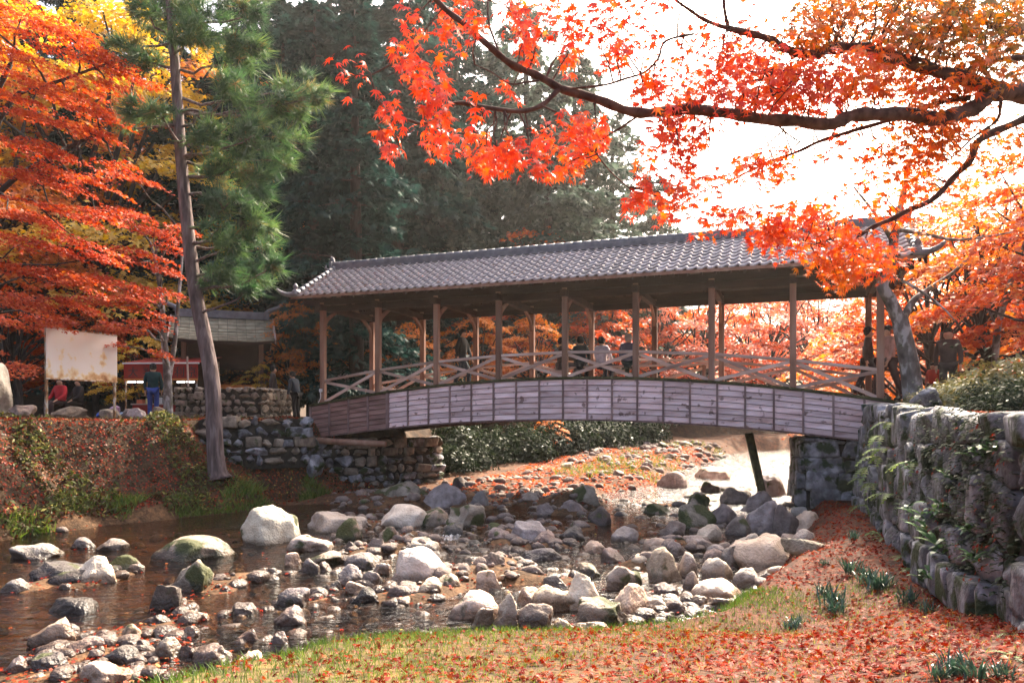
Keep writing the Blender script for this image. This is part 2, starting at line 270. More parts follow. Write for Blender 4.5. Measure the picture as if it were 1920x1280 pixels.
# (u, v of the foot, width px, height px, material, label or zone code)
ROCKS = [
 (500,1017,97,64,'rockpale','large pale boulder in the water beside the leaning tree'),
 (622,995,108,36,'rockpale','pale flat-topped slab right of the large pale boulder by the left bank'),
 (340,1046,134,38,'rockmoss','long low mossy boulder with a pale rim in the left water'),
 (52,1046,80,26,'rockgrey','low leaf-strewn rock in the dark water at the far left'),
 (152,1026,44,17,'rockgrey','A'),(200,1029,52,18,'rockgrey','A'),(575,1030,78,24,'rockpale','A'),(602,1057,78,24,'rockmoss','low mossy stone left of the cascade pool'),
 (175,1092,78,46,'rockpale','pale cone-shaped boulder in the left water'),(222,1074,56,33,'rockmoss','rounded mossy boulder behind the pale cone-shaped one'),
 (95,1082,92,24,'rockdark','A'),(120,1094,70,22,'rockdark','A'),(24,1109,52,24,'rockgrey','A'),
 (343,1107,88,55,'rockmoss','tall pale boulder with moss on its right flank in the left water'),
 (308,1140,58,46,'rockdark','dark wet rock leaning in front of the tall mossy boulder'),(335,1132,26,13,'rockgrey','B'),
 (127,1145,84,25,'rockdark','flat dark wedge-shaped rock alone in the left water'),
 (88,1207,80,44,'rockpale','large pale boulder near the lower left corner'),(150,1199,32,15,'rockgrey','B'),(192,1192,30,13,'rockgrey','B'),
 (245,1199,42,31,'rockpale','B'),(262,1213,32,15,'rockgrey','B'),(360,1163,44,21,'rockpale','B'),(297,1166,32,15,'rockdark','B'),(350,1189,40,18,'rockpale','B'),
 (310,1230,44,36,'rockmoss','upright mossy-topped stone in the lower left water'),(392,1237,64,26,'rockgrey','triangular grey stone left of the grassy point'),
 (345,1227,34,17,'rockgrey','B'),(220,1242,68,30,'rockdark','B'),(140,1227,78,28,'rockgrey','B'),(75,1260,70,32,'rockdark','angular dark rock in the lower left corner'),
 (25,1260,40,30,'rockgrey','B'),(120,1267,52,24,'rockgrey','B'),(185,1283,94,36,'rockpale','long pale rock at the bottom edge of the lower left corner'),(245,1267,42,18,'rockgrey','B'),(65,1276,28,15,'rockpale','B'),
 (450,1278,90,50,'rockpale','pale rock with a mossy right end beside the grassy point'),
 (549,1057,34,22,'rockpale','C'),(580,1072,32,28,'rockgrey','C'),(606,1069,27,17,'rockgrey','C'),(505,1077,27,14,'rockgrey','C'),(475,1084,34,14,'rockpale','C'),(412,1092,32,15,'rockgrey','C'),
 (547,1130,54,28,'rockgrey','C'),(593,1117,27,17,'rockgrey','C'),(625,1100,22,13,'rockgrey','C'),(452,1149,48,17,'rockgrey','C'),(540,1167,58,30,'rockgrey','C'),(520,1202,34,18,'rockgrey','C'),(462,1197,37,19,'rockgrey','C'),(420,1107,20,11,'rockgrey','C'),
 (745,948,96,44,'rockmoss','big brown boulder at the foot of the left bridge abutment'),(822,952,96,44,'rockgrey','big grey boulder right of the brown one below the bridge'),
 (742,986,98,40,'rockpale','pale flat-topped block in front of the big brown boulder'),(808,984,62,34,'rockmoss','D'),(868,927,50,34,'rockdark','dark tilted block under the bridge'),(897,953,38,34,'rockgrey','D'),
 (925,920,80,24,'rockmoss','long moss-covered stone under the bridge'),(870,988,68,42,'rockmoss','D'),(850,1000,32,21,'rockdark','D'),(655,1008,52,38,'rockmoss','D'),(722,1022,40,34,'rockmoss','D'),(703,1035,32,27,'rockgrey','D'),
 (770,1020,40,20,'rockmoss','D'),(790,1036,66,26,'rockpale','D'),(660,1042,32,28,'rockdark','D'),
 (778,1092,116,62,'rockpale','largest pale boulder in the middle of the stones, sloping to the left'),(865,1083,36,28,'rockgrey','round purplish stone right of the largest pale boulder'),(920,1078,54,42,'rockdark','dark pointed rock in midstream'),
 (918,1103,50,34,'rockpale','round pale boulder alone in the middle channel'),(838,1103,47,28,'rockpale','E'),(798,1118,66,34,'rockpale','E'),(658,1093,48,34,'rockgrey','E'),(678,1064,64,28,'rockgrey','E'),(715,1074,32,20,'rockpale','E'),(692,1100,32,31,'rockgrey','E'),
 (680,1127,47,27,'rockdark','E'),(757,1122,27,14,'rockgrey','E'),(995,1018,74,36,'rockgrey','F'),(1022,1023,48,28,'rockgrey','F'),(1012,1047,64,20,'rockgrey','F'),(962,1060,42,18,'rockpale','F'),
 (1100,1080,52,24,'rockmoss','F'),(1170,1103,66,43,'rockmoss','pale boulder with a dark mossy front right of the middle channel'),(1253,1088,72,62,'rockpale','tall blocky pale boulder on the right side of the stones'),(1045,1099,42,22,'rockgrey','F'),
 (1043,1141,84,45,'rockpale','smooth rounded pale boulder near the grass edge'),(1000,1133,66,30,'rockpale','H'),(1100,1141,62,66,'rockpale','pointed pale boulder standing up near the grass edge'),
 (1190,1153,80,56,'rockpale','large pale boulder with a dark undercut front by the grass edge'),(1133,1168,90,42,'rockmoss','broad layered boulder with moss at the edge of the grass'),(1003,1172,62,40,'rockgrey','rounded brown stone half in the grass edge'),
 (890,1156,90,46,'rockpale','pale sloping boulder at the left end of the grass-edge stones'),(950,1170,44,58,'rockpale','narrow pointed stone at the grass edge'),(905,1168,40,32,'rockpale','H'),(1055,1183,48,24,'rockpale','H'),(1110,1183,64,18,'rockpale','H'),(810,1208,66,22,'rockgrey','flat stone in the water left of the grass point'),
 (1095,948,64,40,'rockmoss','dark moss-covered rock beyond the bridge shadow'),(1127,983,38,34,'rockdark','F'),(1080,963,52,28,'rockgrey','F'),(1028,964,38,20,'rockgrey','F'),(1175,1012,47,24,'rockgrey','F'),(1240,962,60,17,'rockmoss','flat mossy rock in the bright water'),
 (1262,912,58,28,'rockgrey','G'),(975,937,24,20,'rockgrey','D'),(1000,942,38,20,'rockgrey','D'),
 (1310,988,64,42,'rockmoss','G'),(1360,978,54,34,'rockgrey','G'),(1425,958,54,38,'rockgrey','G'),(1455,928,48,42,'rockgrey','G'),(1412,983,30,26,'rockpale','G'),
 (1440,999,74,62,'rockgrey','large grey boulder below the right bridge abutment'),(1482,1003,48,60,'rockgrey','G'),(1522,1004,52,48,'rockpale','rounded boulder at the upper end of the red leaf path'),
 (1440,1068,112,64,'rockpale','big pale rock sloping up out of the leaf-covered bank'),(1320,1033,80,25,'rockgrey','G'),(1368,1038,32,22,'rockpale','G'),(1348,1088,54,45,'rockpale','pale angular boulder beside the leaf-covered bank'),
 (1290,1083,48,48,'rockgrey','G'),(1297,1108,32,38,'rockgrey','G'),(1352,1123,88,36,'rockpale','flat-topped pale boulder at the corner of the leafy bank'),(1350,1138,52,18,'rockpale','G'),(1312,1133,28,18,'rockpale','G'),
 (1395,1002,54,36,'rockgrey','G'),(1330,1012,50,28,'rockpale','G'),(1382,1062,58,40,'rockgrey','G'),(1270,1042,46,30,'rockgrey','F'),(1230,1032,42,26,'rockpale','F'),(1405,1034,50,34,'rockpale','G'),(1340,1055,40,28,'rockgrey','G'),(1385,942,50,32,'rockgrey','G'),(1310,952,52,30,'rockmoss','G'),(1262,1002,48,26,'rockgrey','F'),(1212,1064,48,28,'rockpale','F'),(1150,1052,44,26,'rockgrey','F'),(1120,1035,40,22,'rockpale','F'),(1408,1098,56,34,'rockpale','G'),(1255,1120,44,26,'rockgrey','G'),(1230,1145,40,22,'rockpale','G'),(1270,1145,46,24,'rockgrey','G'),(940,1012,46,24,'rockgrey','F'),(960,1090,36,20,'rockgrey','F'),(1075,1010,46,24,'rockdark','F'),
 (1343,897,58,22,'rockpale','G'),(1337,922,34,20,'rockdark','G'),
]
ZONES = {'A': ('low stone in the dark water along the left bank', 'low stones in the left water'), 'B': ('stone in the lower left shallows among fallen leaves', 'stones of the lower left shallows'),
 'C': ('small grey stone of the bar left of midstream', 'stones of the left bar'), 'D': ('stone in the pile below the left bridge abutment', 'stones below the left abutment'),
 'E': ('stone beside the largest pale boulder in midstream', 'stones around the largest pale boulder'), 'F': ('stone in the shallow riffle in front of the bridge', 'stones of the riffle'),
 'G': ('stone of the heap below the right bridge abutment', 'stones below the right abutment'), 'H': ('pale stone in the row along the grass edge', 'stones along the grass edge')}
RK = []
for (u, v, w, h, mt, lb) in ROCKS:
    y = 20.0
    for _ in range(6): y = float((E - wlev(y) - 0.02) * FPX / (v - HOR))
    y = min(y, 60); W = w * y / FPX; Hh = h * y / FPX
    RK.append((X(u, y), y + 0.32 * W, W, Hh, mt, lb))
RKX = np.array([[r[0], r[1], r[2]] for r in RK])
def H(x, y, rocks=True):
    """ground height"""
    x = np.asarray(x, float); y = np.asarray(y, float)
    xl = np.interp(y, XLy, XLx) + (vnoise(x, y, 1.3, 1) - .5) * 0.7; xr = np.interp(y, XRy, XRx) + (vnoise(x, y, 0.9, 2) - .5) * 0.45
    xc = np.interp(y, XCy, XCx); w = wlev(y)
    # bed
    z = w - 0.30 + (vnoise(x, y, 1.7, 3) - .5) * 0.22 + (vnoise(x, y, .45, 4) - .5) * 0.08
    if rocks:
        b = np.zeros_like(z)
        for rx, ry, rw in RKX:
            b += 0.20 * np.exp(-(((x - rx) / (0.3 + 0.45 * rw)) ** 2 + ((y - ry) / (0.35 + 0.45 * rw)) ** 2))
        z = z + np.minimum(b, 0.27)
    mid = sstep(11.5, 13.5, y) * (1 - sstep(24, 27, y)) * sstep(-.27, -.20, x / np.maximum(y, 1)) * (1 - sstep(.24, .30, x / np.maximum(y, 1)))
    z = z + mid * (0.10 + (vnoise(x, y, 1.0, 61) - .5) * 0.42)               # cobble bars and pools in front of the bridge
    far = sstep(21.5, 25, y) * sstep(1.9, 4.2, xc - x)                       # leafy gravel bar beyond and below the bridge, left of the channel
    z = z + far * (0.42 + 0.03 * np.clip(y - 25, 0, 25) + (vnoise(x, y, 2.2, 6) - .5) * .2)
    z = z + 0.25 * sstep(2.2, 3.4, x - xc) * sstep(19, 22, y)
    # left bank
    d = xl - x
    steep = 2.3 + 0.7 * sstep(23, 26, -np.abs(y - 20) + 26)
    top = E - 0.10 + (vnoise(x, y, 2.5, 5) - .5) * 0.10
    bank = w + (top - w) * (0.15 * sstep(-0.15, 0.25, d) + 0.85 * sstep(0.1, steep, d)) + (vnoise(x, y, .8, 9) - .5) * .22 * sstep(0, .6, d) * (1 - sstep(2, 3.5, d))
    yw_ = np.interp(x, [-10.4, -9.6, -8.2, -6.9, -5.5], [23.6, 23.75, 24.0, 24.9, 26.0])          # rubble wall along the bank top
    low = 0.75 + 0.75 * sstep(0.2, 2.2, d) + (vnoise(x, y, .8, 9) - .5) * .2
    bl_ = sstep(-10.5, -9.2, x); bank = np.where((x < -5.5) & (y < yw_ + .1), np.minimum(bank, low * bl_ + bank * (1 - bl_)), bank)
    z = np.where(d > -0.3, np.maximum(z, bank), z)
    # right bank
    d = x - xr
    zg = np.interp(y, [0, 3, 4.7, 6.5, 8.5, 14, 20, 30], [1.15, 1.13, 1.06, 0.74, 0.33, 0.42, 0.5, 0.6]) + (vnoise(x, y, 1.1, 8) - .5) * 0.08
    zg = zg + 0.28 * sstep(1.6, 0.0, xw(y) - x) * (1 - sstep(17, 19, y))
    g = w - 0.05 + (zg - w + 0.05) * sstep(-0.1, 0.7, d)
    z = np.where(d > -0.12, np.maximum(z, g), z)
    edge = np.where(y < 18.8, xw(y) + 0.15, np.where(y < 24.5, 9.3, xr + 1.2))
    wid = np.where(y < 24.5, 0.3, 3.0)
    ter = np.interp(y, [0, 6, 12, 18.8], [E - .34, E - .16, E + .04, E + .22]) + (vnoise(x, y, 2, 11) - .5) * 0.08
    z = np.where(x > edge, z + (ter - z) * sstep(0, 1, (x - edge) / wid), z)
    # far land
    z = z + sstep(62, 140, y) * 5 + sstep(120, 400, np.hypot(x, y)) * 9
    z = z + sstep(4, 40, -x - 13 - 0.0 * y) * sstep(30, 62, y) * 9
    z = z - np.where(y < 0, 0, 0)
    return z
def axis(core, ext):
    a = np.concatenate([core, core[-1] + np.cumsum(np.geomspace(core[-1] - core[-2], ext[1], 26))])
    return np.concatenate([(core[0] - np.cumsum(np.geomspace(core[1] - core[0], ext[0], 22)))[::-1], a])
gx = axis(np.arange(-16, 14.01, 0.15), (60, 60)); gy = axis(np.concatenate([np.arange(1.0, 30, 0.15), np.arange(30, 55, 0.4)]), (40, 90))
GX, GY = np.meshgrid(gx, gy); GZ = H(GX, GY)
nx, ny = len(gx), len(gy)
ii = np.arange((ny - 1) * (nx - 1)); r_, c_ = ii // (nx - 1), ii % (nx - 1); a_ = r_ * nx + c_
me = npmesh('ground', np.stack([GX, GY, GZ], -1).reshape(-1, 3), np.stack([a_, a_ + 1, a_ + nx + 1, a_ + nx], -1).ravel(), np.full(len(ii), 4), smooth=True)
# soil colours by zone
xl = np.interp(GY, XLy, XLx); xr = np.interp(GY, XRy, XRx)
C = np.zeros((ny, nx, 4)); C[..., 3] = 1
bed = np.array([0.105, 0.06, 0.032]); soil = np.array([0.055, 0.033, 0.018]); litter = np.array([0.085, 0.032, 0.018]); turf = np.array([0.13, 0.095, 0.038]); terr = np.array([0.15, 0.10, 0.075]); leafbar = np.array([0.11, 0.055, 0.03])
C[..., :3] = bed
mk = sstep(-0.2, 0.4, xl - GX)[..., None]; C[..., :3] = C[..., :3] * (1 - mk) + soil * mk
mk = (sstep(4.2, 5.2, xl - GX) * (1 - sstep(27, 31, GY)))[..., None]; C[..., :3] = C[..., :3] * (1 - mk) + terr * mk
mk = sstep(0.0, 0.5, GX - xr)[..., None]; gr = np.clip((6.5 + 1.2 * (vnoise(GX, GY, 1, 3) - .5) - GY) * 0.1 + (1.4 - GX) * .28, 0, 1)[..., None]
C[..., :3] = C[..., :3] * (1 - mk) + (litter * (1 - gr) + turf * gr) * mk
mk = ((GX > np.where(GY < 18.8, xw(GY) + .3, 9.5)) * (GX > xr + 1)).astype(float)[..., None]; C[..., :3] = C[..., :3] * (1 - mk) + terr * mk
xc = np.interp(GY, XCy, XCx); mk = (sstep(22, 25, GY) * sstep(1.2, 3.0, xc - GX) * (GX > xl))[..., None]; C[..., :3] = C[..., :3] * (1 - mk) + leafbar * mk
ca = me.color_attributes.new('soil', 'FLOAT_COLOR', 'POINT'); ca.data.foreach_set('color', C.astype(np.float32).ravel())
m, t, N, L = nt('ground_soil'); out = N('OutputMaterial'); b = N('BsdfPrincipled'); L(b.outputs[0], out.inputs[0]); b.inputs['Roughness'].default_value = 0.9; b.inputs['Specular IOR Level'].default_value = 0.2
at = N('Attribute'); at.attribute_name = 'soil'; geo = N('NewGeometry')
n1 = N('TexNoise'); n1.inputs['Scale'].default_value = 3; n1.inputs['Detail'].default_value = 10; L(geo.outputs['Position'], n1.inputs[0])
vo = N('TexVoronoi'); vo.inputs['Scale'].default_value = 14; L(geo.outputs['Position'], vo.inputs[0])
r1 = ramp(N, [(0.25, (0.4, 0.4, 0.4)), (0.55, (1, 0.95, 0.9)), (0.8, (1.7, 1.5, 1.3))]); L(n1.outputs[0], r1.inputs[0])
mx = N('MixRGB'); mx.blend_type = 'MULTIPLY'; mx.inputs[0].default_value = 1; L(at.outputs['Color'], mx.inputs[1]); L(r1.outputs[0], mx.inputs[2])
hs = N('HueSaturation'); L(mx.outputs[0], hs.inputs['Color']); sx = N('SeparateColor'); L(vo.outputs['Color'], sx.inputs[0]); mrr = N('MapRange'); mrr.inputs[3].default_value = 0.6; mrr.inputs[4].default_value = 1.4; L(sx.outputs[0], mrr.inputs[0]); L(mrr.outputs[0], hs.inputs['Value'])
L(hs.outputs[0], b.inputs['Base Color'])
bp = N('Bump'); bp.inputs['Strength'].default_value = 0.7; bp.inputs['Distance'].default_value = 0.04; n2 = N('TexNoise'); n2.inputs['Scale'].default_value = 18; n2.inputs['Detail'].default_value = 8; L(geo.outputs['Position'], n2.inputs[0]); L(n2.outputs[0], bp.inputs['Height']); L(bp.outputs[0], b.inputs['Normal'])
me.materials.append(m)
ground = tag(link('ground', me), 'stream bed, banks and leaf-strewn ground', kind='structure')
# ------------------------------------------------------------------ stream water
wx = np.arange(-20, 70.01, 0.5); wy = np.concatenate([np.arange(-6, 30, 0.3), np.arange(30, 66, 1.0)])
WX, WY = np.meshgrid(wx, wy); WZ = wlev(WY) + (vnoise(WX, WY, 0.8, 21) - .5) * 0.012
nx2, ny2 = len(wx), len(wy); ii = np.arange((ny2 - 1) * (nx2 - 1)); r_, c_ = ii // (nx2 - 1), ii % (nx2 - 1); a_ = r_ * nx2 + c_
me = npmesh('water', np.stack([WX, WY, WZ], -1).reshape(-1, 3), np.stack([a_, a_ + 1, a_ + nx2 + 1, a_ + nx2], -1).ravel(), np.full(len(ii), 4), smooth=True)
m, t, N, L = nt('stream_water'); out = N('OutputMaterial')
tr = N('BsdfTransparent'); tr.inputs[0].default_value = (0.66, 0.48, 0.30, 1); gl = N('BsdfGlossy'); gl.inputs['Roughness'].default_value = 0.12; gl.inputs[0].default_value = (1, 1, 1, 1)
fr = N('Fresnel'); fr.inputs[0].default_value = 1.42; mx = N('MixShader'); L(fr.outputs[0], mx.inputs[0]); L(tr.outputs[0], mx.inputs[1]); L(gl.outputs[0], mx.inputs[2]); L(mx.outputs[0], out.inputs[0])
geo = N('NewGeometry'); mp = N('Mapping'); mp.inputs['Scale'].default_value = (1.0, 2.2, 1); mp.inputs['Rotation'].default_value = (0, 0, -0.4); L(geo.outputs['Position'], mp.inputs[0])
n1 = N('TexNoise'); n1.inputs['Scale'].default_value = 3.0; n1.inputs['Detail'].default_value = 4; n1.inputs['Distortion'].default_value = 0.8; L(mp.outputs[0], n1.inputs[0])
bp = N('Bump'); bp.inputs['Strength'].default_value = 0.8; bp.inputs['Distance'].default_value = 0.08; L(n1.outputs[0], bp.inputs['Height']); L(bp.outputs[0], gl.inputs['Normal']); L(bp.outputs[0], fr.inputs['Normal'])
me.materials.append(m)
tag(link('stream_water', me), 'shallow clear brown stream water', kind='structure')
# small cascade between the stones
mb = MB(); n = 14
for i in range(n):
    for k in range(7):
        s = k / 6; x = -1.75 + 0.62 * i / (n - 1) + 0.12 * math.sin(i * 2.1 + k) * .3
        mb.v.append((x - 0.12 * s, 17.35 - 0.85 * s, 0.045 - 0.155 * (s * s * (3 - 2 * s)) + 0.02 * math.sin(i * 1.9 + k * 1.3)))
for i in range(n - 1):
    for k in range(6): mb.f.append((i*7+k, (i+1)*7+k, (i+1)*7+k+1, i*7+k+1))
m, t, N, L = nt('white_water'); out = N('OutputMaterial'); b = N('BsdfPrincipled'); b.inputs['Base Color'].default_value = (0.82, 0.82, 0.86, 1); b.inputs['Roughness'].default_value = 0.25
tr = N('BsdfTransparent'); mx = N('MixShader'); nz = N('TexNoise'); nz.inputs['Scale'].default_value = 9; mp = N('Mapping'); mp.inputs['Scale'].default_value = (3.2, .25, .25); geo = N('NewGeometry'); L(geo.outputs['Position'], mp.inputs[0]); L(mp.outputs[0], nz.inputs[0])
rp = ramp(N, [(0.36, (0, 0, 0)), (0.8, (.85, .85, .85))]); L(nz.outputs[0], rp.inputs[0]); L(rp.outputs[0], mx.inputs[0]); L(tr.outputs[0], mx.inputs[1]); L(b.outputs[0], mx.inputs[2]); L(mx.outputs[0], out.inputs[0])
o = mb.build('cascade', m, smooth=True); tag(o, 'small white cascade between the midstream stones', kind='structure')
# ------------------------------------------------------------------ the covered bridge (local x along it, y away from the camera)
TH = math.atan2(0.347, 0.938); BL = 17.6; BW = 3.3; BAY = 2.2
bridge = thing('covered_bridge', 'arched wooden footbridge with a grey tiled roof over the stream', 'bridge', (-6.607, 26.3, E), -TH)
BR = Matrix.Translation((-6.607, 26.3, E)) @ Matrix.Rotation(-TH, 4, 'Z')
def dz(t): return 0.467 + 0.738 * (1 - ((t - 8.8) / 8.8) ** 2)
def bz(t): return -0.67 + 0.62 * (1 - ((t - 8.8) / 8.8) ** 2)
def on_deck(t, y, dzz=0): return BR @ Vector((t, y, dz(t) + dzz))
def strip(t0, t1, y0, y1, za, zb, n=26):
    mb = MB()
    for i in range(n + 1):
        t = t0 + (t1 - t0) * i / n
        mb.v += [(t, y0, za(t)), (t, y1, za(t)), (t, y1, zb(t)), (t, y0, zb(t))]
    for i in range(n):
        for k in range(4): mb.f.append((i*4+k, i*4+(k+1)%4, (i+1)*4+(k+1)%4, (i+1)*4+k))
    mb.f += [(3, 2, 1, 0), tuple(n*4+k for k in range(4))]
    return mb
# deck planks
for i in range(60):
    t = -0.3 + 18.2 * i / 60; w = 18.2 / 60 - 0.012
    mb = MB(); v = [(t, -0.16, dz(t)), (t + w, -0.16, dz(t + w)), (t + w, BW + 0.16, dz(t + w)), (t, BW + 0.16, dz(t))]
    mb.add([(a, b_, c - 0.05) for a, b_, c in v] + v, [(0,3,2,1),(4,5,6,7),(0,1,5,4),(1,2,6,5),(2,3,7,6),(3,0,4,7)]); mb.build('deck_plank', M['wood'], bridge)
for y in (0.1, BW / 2, BW - 0.1):
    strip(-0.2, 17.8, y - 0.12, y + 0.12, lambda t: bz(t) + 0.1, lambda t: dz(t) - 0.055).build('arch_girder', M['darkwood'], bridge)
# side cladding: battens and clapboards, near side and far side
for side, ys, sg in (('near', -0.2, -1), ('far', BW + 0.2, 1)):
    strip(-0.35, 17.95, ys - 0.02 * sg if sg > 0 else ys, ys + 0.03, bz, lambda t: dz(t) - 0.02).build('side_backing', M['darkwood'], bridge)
    strip(-0.4, 18.0, ys + sg * 0.085, ys - sg * 0.02, lambda t: dz(t) - 0.035, lambda t: dz(t) + 0.035).build('edge_cap', M['moss'], bridge)
    npan = 24
    for p in range(npan):
        ta = -0.35 + 18.3 * p / npan; tb = -0.35 + 18.3 * (p + 1) / npan
        mat = M['boardbrown'] if p < 4 else M['board']
        for r in range(7):
            if side == 'far' and p % 2: continue
            f0, f1 = r / 7, (r + 1) / 7 - 0.013
            tb2 = tb if side == 'near' else ta + 2 * (tb - ta)
            q = []
            jit = random.uniform(-.004, .004)
            for t in (ta + 0.006, tb2 - 0.006):
                b0, b1 = bz(t), dz(t) - 0.04
                zl, zh = b0 + (b1 - b0) * f0, b0 + (b1 - b0) * min(f1, 1)
                yo, yi = ys + sg * (0.052 + jit), ys + sg * 0.018
                q.append([(t, yo, zl), (t, yi, zh), (t, ys, zh), (t, ys, zl)])
            mb = MB(); mb.add(q[0] + q[1], [(0,1,2,3),(7,6,5,4),(0,4,5,1),(1,5,6,2),(2,6,7,3),(3,7,4,0)]); mb.build('clapboard', mat, bridge)
    for p in range(npan + 1):
        t = -0.35 + 18.3 * p / npan
        w = 0.06 if p == 4 else 0.028
        mb = MB(); mb.add([(t-w, ys+sg*0.075, bz(t)-0.01), (t+w, ys+sg*0.075, bz(t)-0.01), (t+w, ys+sg*.002, bz(t)-0.01), (t-w, ys+sg*.002, bz(t)-0.01),
                           (t-w, ys+sg*0.075, dz(t)-0.04), (t+w, ys+sg*0.075, dz(t)-0.04), (t+w, ys+sg*.002, dz(t)-0.04), (t-w, ys+sg*.002, dz(t)-0.04)],
                          [(0,3,2,1),(4,5,6,7),(0,1,5,4),(1,2,6,5),(2,3,7,6),(3,0,4,7)]); mb.build('batten', M['batten'], bridge)
    strip(-0.36, 17.96, ys + sg * 0.02, ys - sg * 0.04, lambda t: bz(t) - 0.05, lambda t: bz(t) - 0.004).build('bottom_rail', M['batten'], bridge)
# posts
for y in (0, BW):
    for k in range(9):
        t = k * BAY; MB().box(t - 0.088, t + 0.088, y - 0.088, y + 0.088, dz(t) - 0.1, 4.0).build('post', M['wood'], bridge, bevel=0.012)
# railings
for y in (0, BW):
    for k in range(8):
        ta, tb = k * BAY + 0.09, (k + 1) * BAY - 0.09
        sgn = -1 if y == 0 else 1
        MB().bar((ta, y, dz(ta) + 0.80), (tb, y, dz(tb) + 0.80), 0.10, 0.085).build('handrail', M['railwood'], bridge, bevel=0.01)
        MB().bar((ta, y - 0.024, dz(ta) + 0.06), (tb, y - 0.024, dz(tb) + 0.74), 0.046, 0.095).build('cross_brace', M['railwood'], bridge)
        MB().bar((ta, y + 0.025, dz(ta) + 0.74), (tb, y + 0.025, dz(tb) + 0.06), 0.046, 0.095).build('cross_brace', M['railwood'], bridge)
# roof timbers
for y in (0, BW):
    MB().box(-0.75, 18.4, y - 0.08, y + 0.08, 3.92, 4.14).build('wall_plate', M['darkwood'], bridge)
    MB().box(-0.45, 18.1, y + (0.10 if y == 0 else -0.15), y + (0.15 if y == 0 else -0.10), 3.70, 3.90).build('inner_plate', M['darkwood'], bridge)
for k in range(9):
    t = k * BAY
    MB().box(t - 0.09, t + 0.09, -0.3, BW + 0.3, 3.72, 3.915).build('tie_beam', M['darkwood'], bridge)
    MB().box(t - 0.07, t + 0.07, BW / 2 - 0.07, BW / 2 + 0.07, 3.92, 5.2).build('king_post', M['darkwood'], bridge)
    for y, s in ((0, 1), (BW, -1)):
        pts = smoothline([(t, y + s * 0.06, 3.1), (t, y + s * 0.22, 3.42), (t, y + s * 0.75, 3.75)], 3)
        mb = MB()
        for a, b_ in zip(pts, pts[1:]): mb.bar(a, b_, 0.08, 0.11, up=(0, 0.3, 1))
        mb.build('knee_brace', M['wood'], bridge)
EY, EZ, RY, RZ = -0.80, 4.13, BW / 2, 5.50
SL = math.atan2(RZ - EZ, RY - EY); T0, T1 = -0.75, 18.55
roof = link('roof', strip(T0, T1, 0, 0.001, lambda t: 0, lambda t: 0.001, 1).mesh('roof_dummy', M['darkwood']), bridge)
mb = MB()    # sheathing under the tiles
for sgn in (0, 1):
    f = (lambda y: y) if sgn == 0 else (lambda y: BW - y)
    mb.add([(T0, f(EY), EZ - .06), (T1, f(EY), EZ - .06), (T1, f(RY), RZ - .06), (T0, f(RY), RZ - .06), (T0, f(EY), EZ), (T1, f(EY), EZ), (T1, f(RY), RZ), (T0, f(RY), RZ)],
           [(0,3,2,1),(4,5,6,7),(0,1,5,4),(1,2,6,5),(2,3,7,6),(3,0,4,7)])
bpy.data.meshes.remove(roof.data); roof = mb.build('roof', M['darkwood'], bridge)
for sgn in (0, 1):
    f = (lambda y: y) if sgn == 0 else (lambda y: BW - y)
    for i in range(50):
        t = T0 + 0.12 + (T1 - T0 - 0.24) * i / 49
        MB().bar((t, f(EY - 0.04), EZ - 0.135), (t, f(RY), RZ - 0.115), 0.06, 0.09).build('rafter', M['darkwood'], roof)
    MB().bar((T0, f(EY - .012), EZ - 0.035), (T1, f(EY - .012), EZ - 0.035), 0.03, 0.09).build('eave_board', M['wood'], roof)
for t in (T0 - 0.02, T1 + 0.02):
    for sgn in (0, 1):
        f = (lambda y: y) if sgn == 0 else (lambda y: BW - y)
        MB().bar((t, f(EY - .03), EZ - 0.12), (t, f(RY), RZ - 0.12), 0.05, 0.24).build('barge_board', M['darkwood'], roof)
    g = 0.25 if t < 0 else -0.25
    MB().add([(t + g, 0, 4.0), (t + g, BW, 4.0), (t + g, RY, RZ - .2), (t + g + .03, 0, 4.0), (t + g + .03, BW, 4.0), (t + g + .03, RY, RZ - .2)], [(0,1,2),(5,4,3),(0,3,4,1),(1,4,5,2),(2,5,3,0)]).build('gable_board', M['wood'], roof)
# tiles: S-shaped pan tiles, laid in courses
NC, NR = 68, 9
tw = (T1 - T0) / NC; sl = math.hypot(RY - EY, RZ - EZ); ex = (sl + 0.02) / NR
def tile_geo():
    n = 7; V = []; F = []
    prof = [0.0, -0.012, -0.018, -0.010, 0.012, 0.036, 0.042, 0.020]
    xs = [-0.5, -0.36, -0.18, 0.0, 0.16, 0.30, 0.42, 0.54]
    for s, lift in ((0.0, 0.045), (1.0, 0.008)):
        for a, p in zip(xs, prof): V.append((a * tw, s * ex * 1.12, p + lift))
    for a, p in zip(xs, prof): V.append((a * tw, 0.004, p + 0.045 - 0.028))
    for i in range(n):
        F.append((i, i + 1, 8 + i + 1, 8 + i)); F.append((16 + i, 16 + i + 1, i + 1, i))
    return V, F
tv, tf = tile_geo()
tmesh = bpy.data.meshes.new('tile'); tmesh.from_pydata(tv, [], tf); tmesh.materials.append(M['tile'])
tmesh.polygons.foreach_set('use_smooth', [True] * len(tmesh.polygons))
tvn = np.array(tv); rest = MB(); back = MB()
cells = [(c, r) for c in range(NC) for r in range(NR)]
near = set(sorted(cells, key=lambda q: -q[0])[:300])
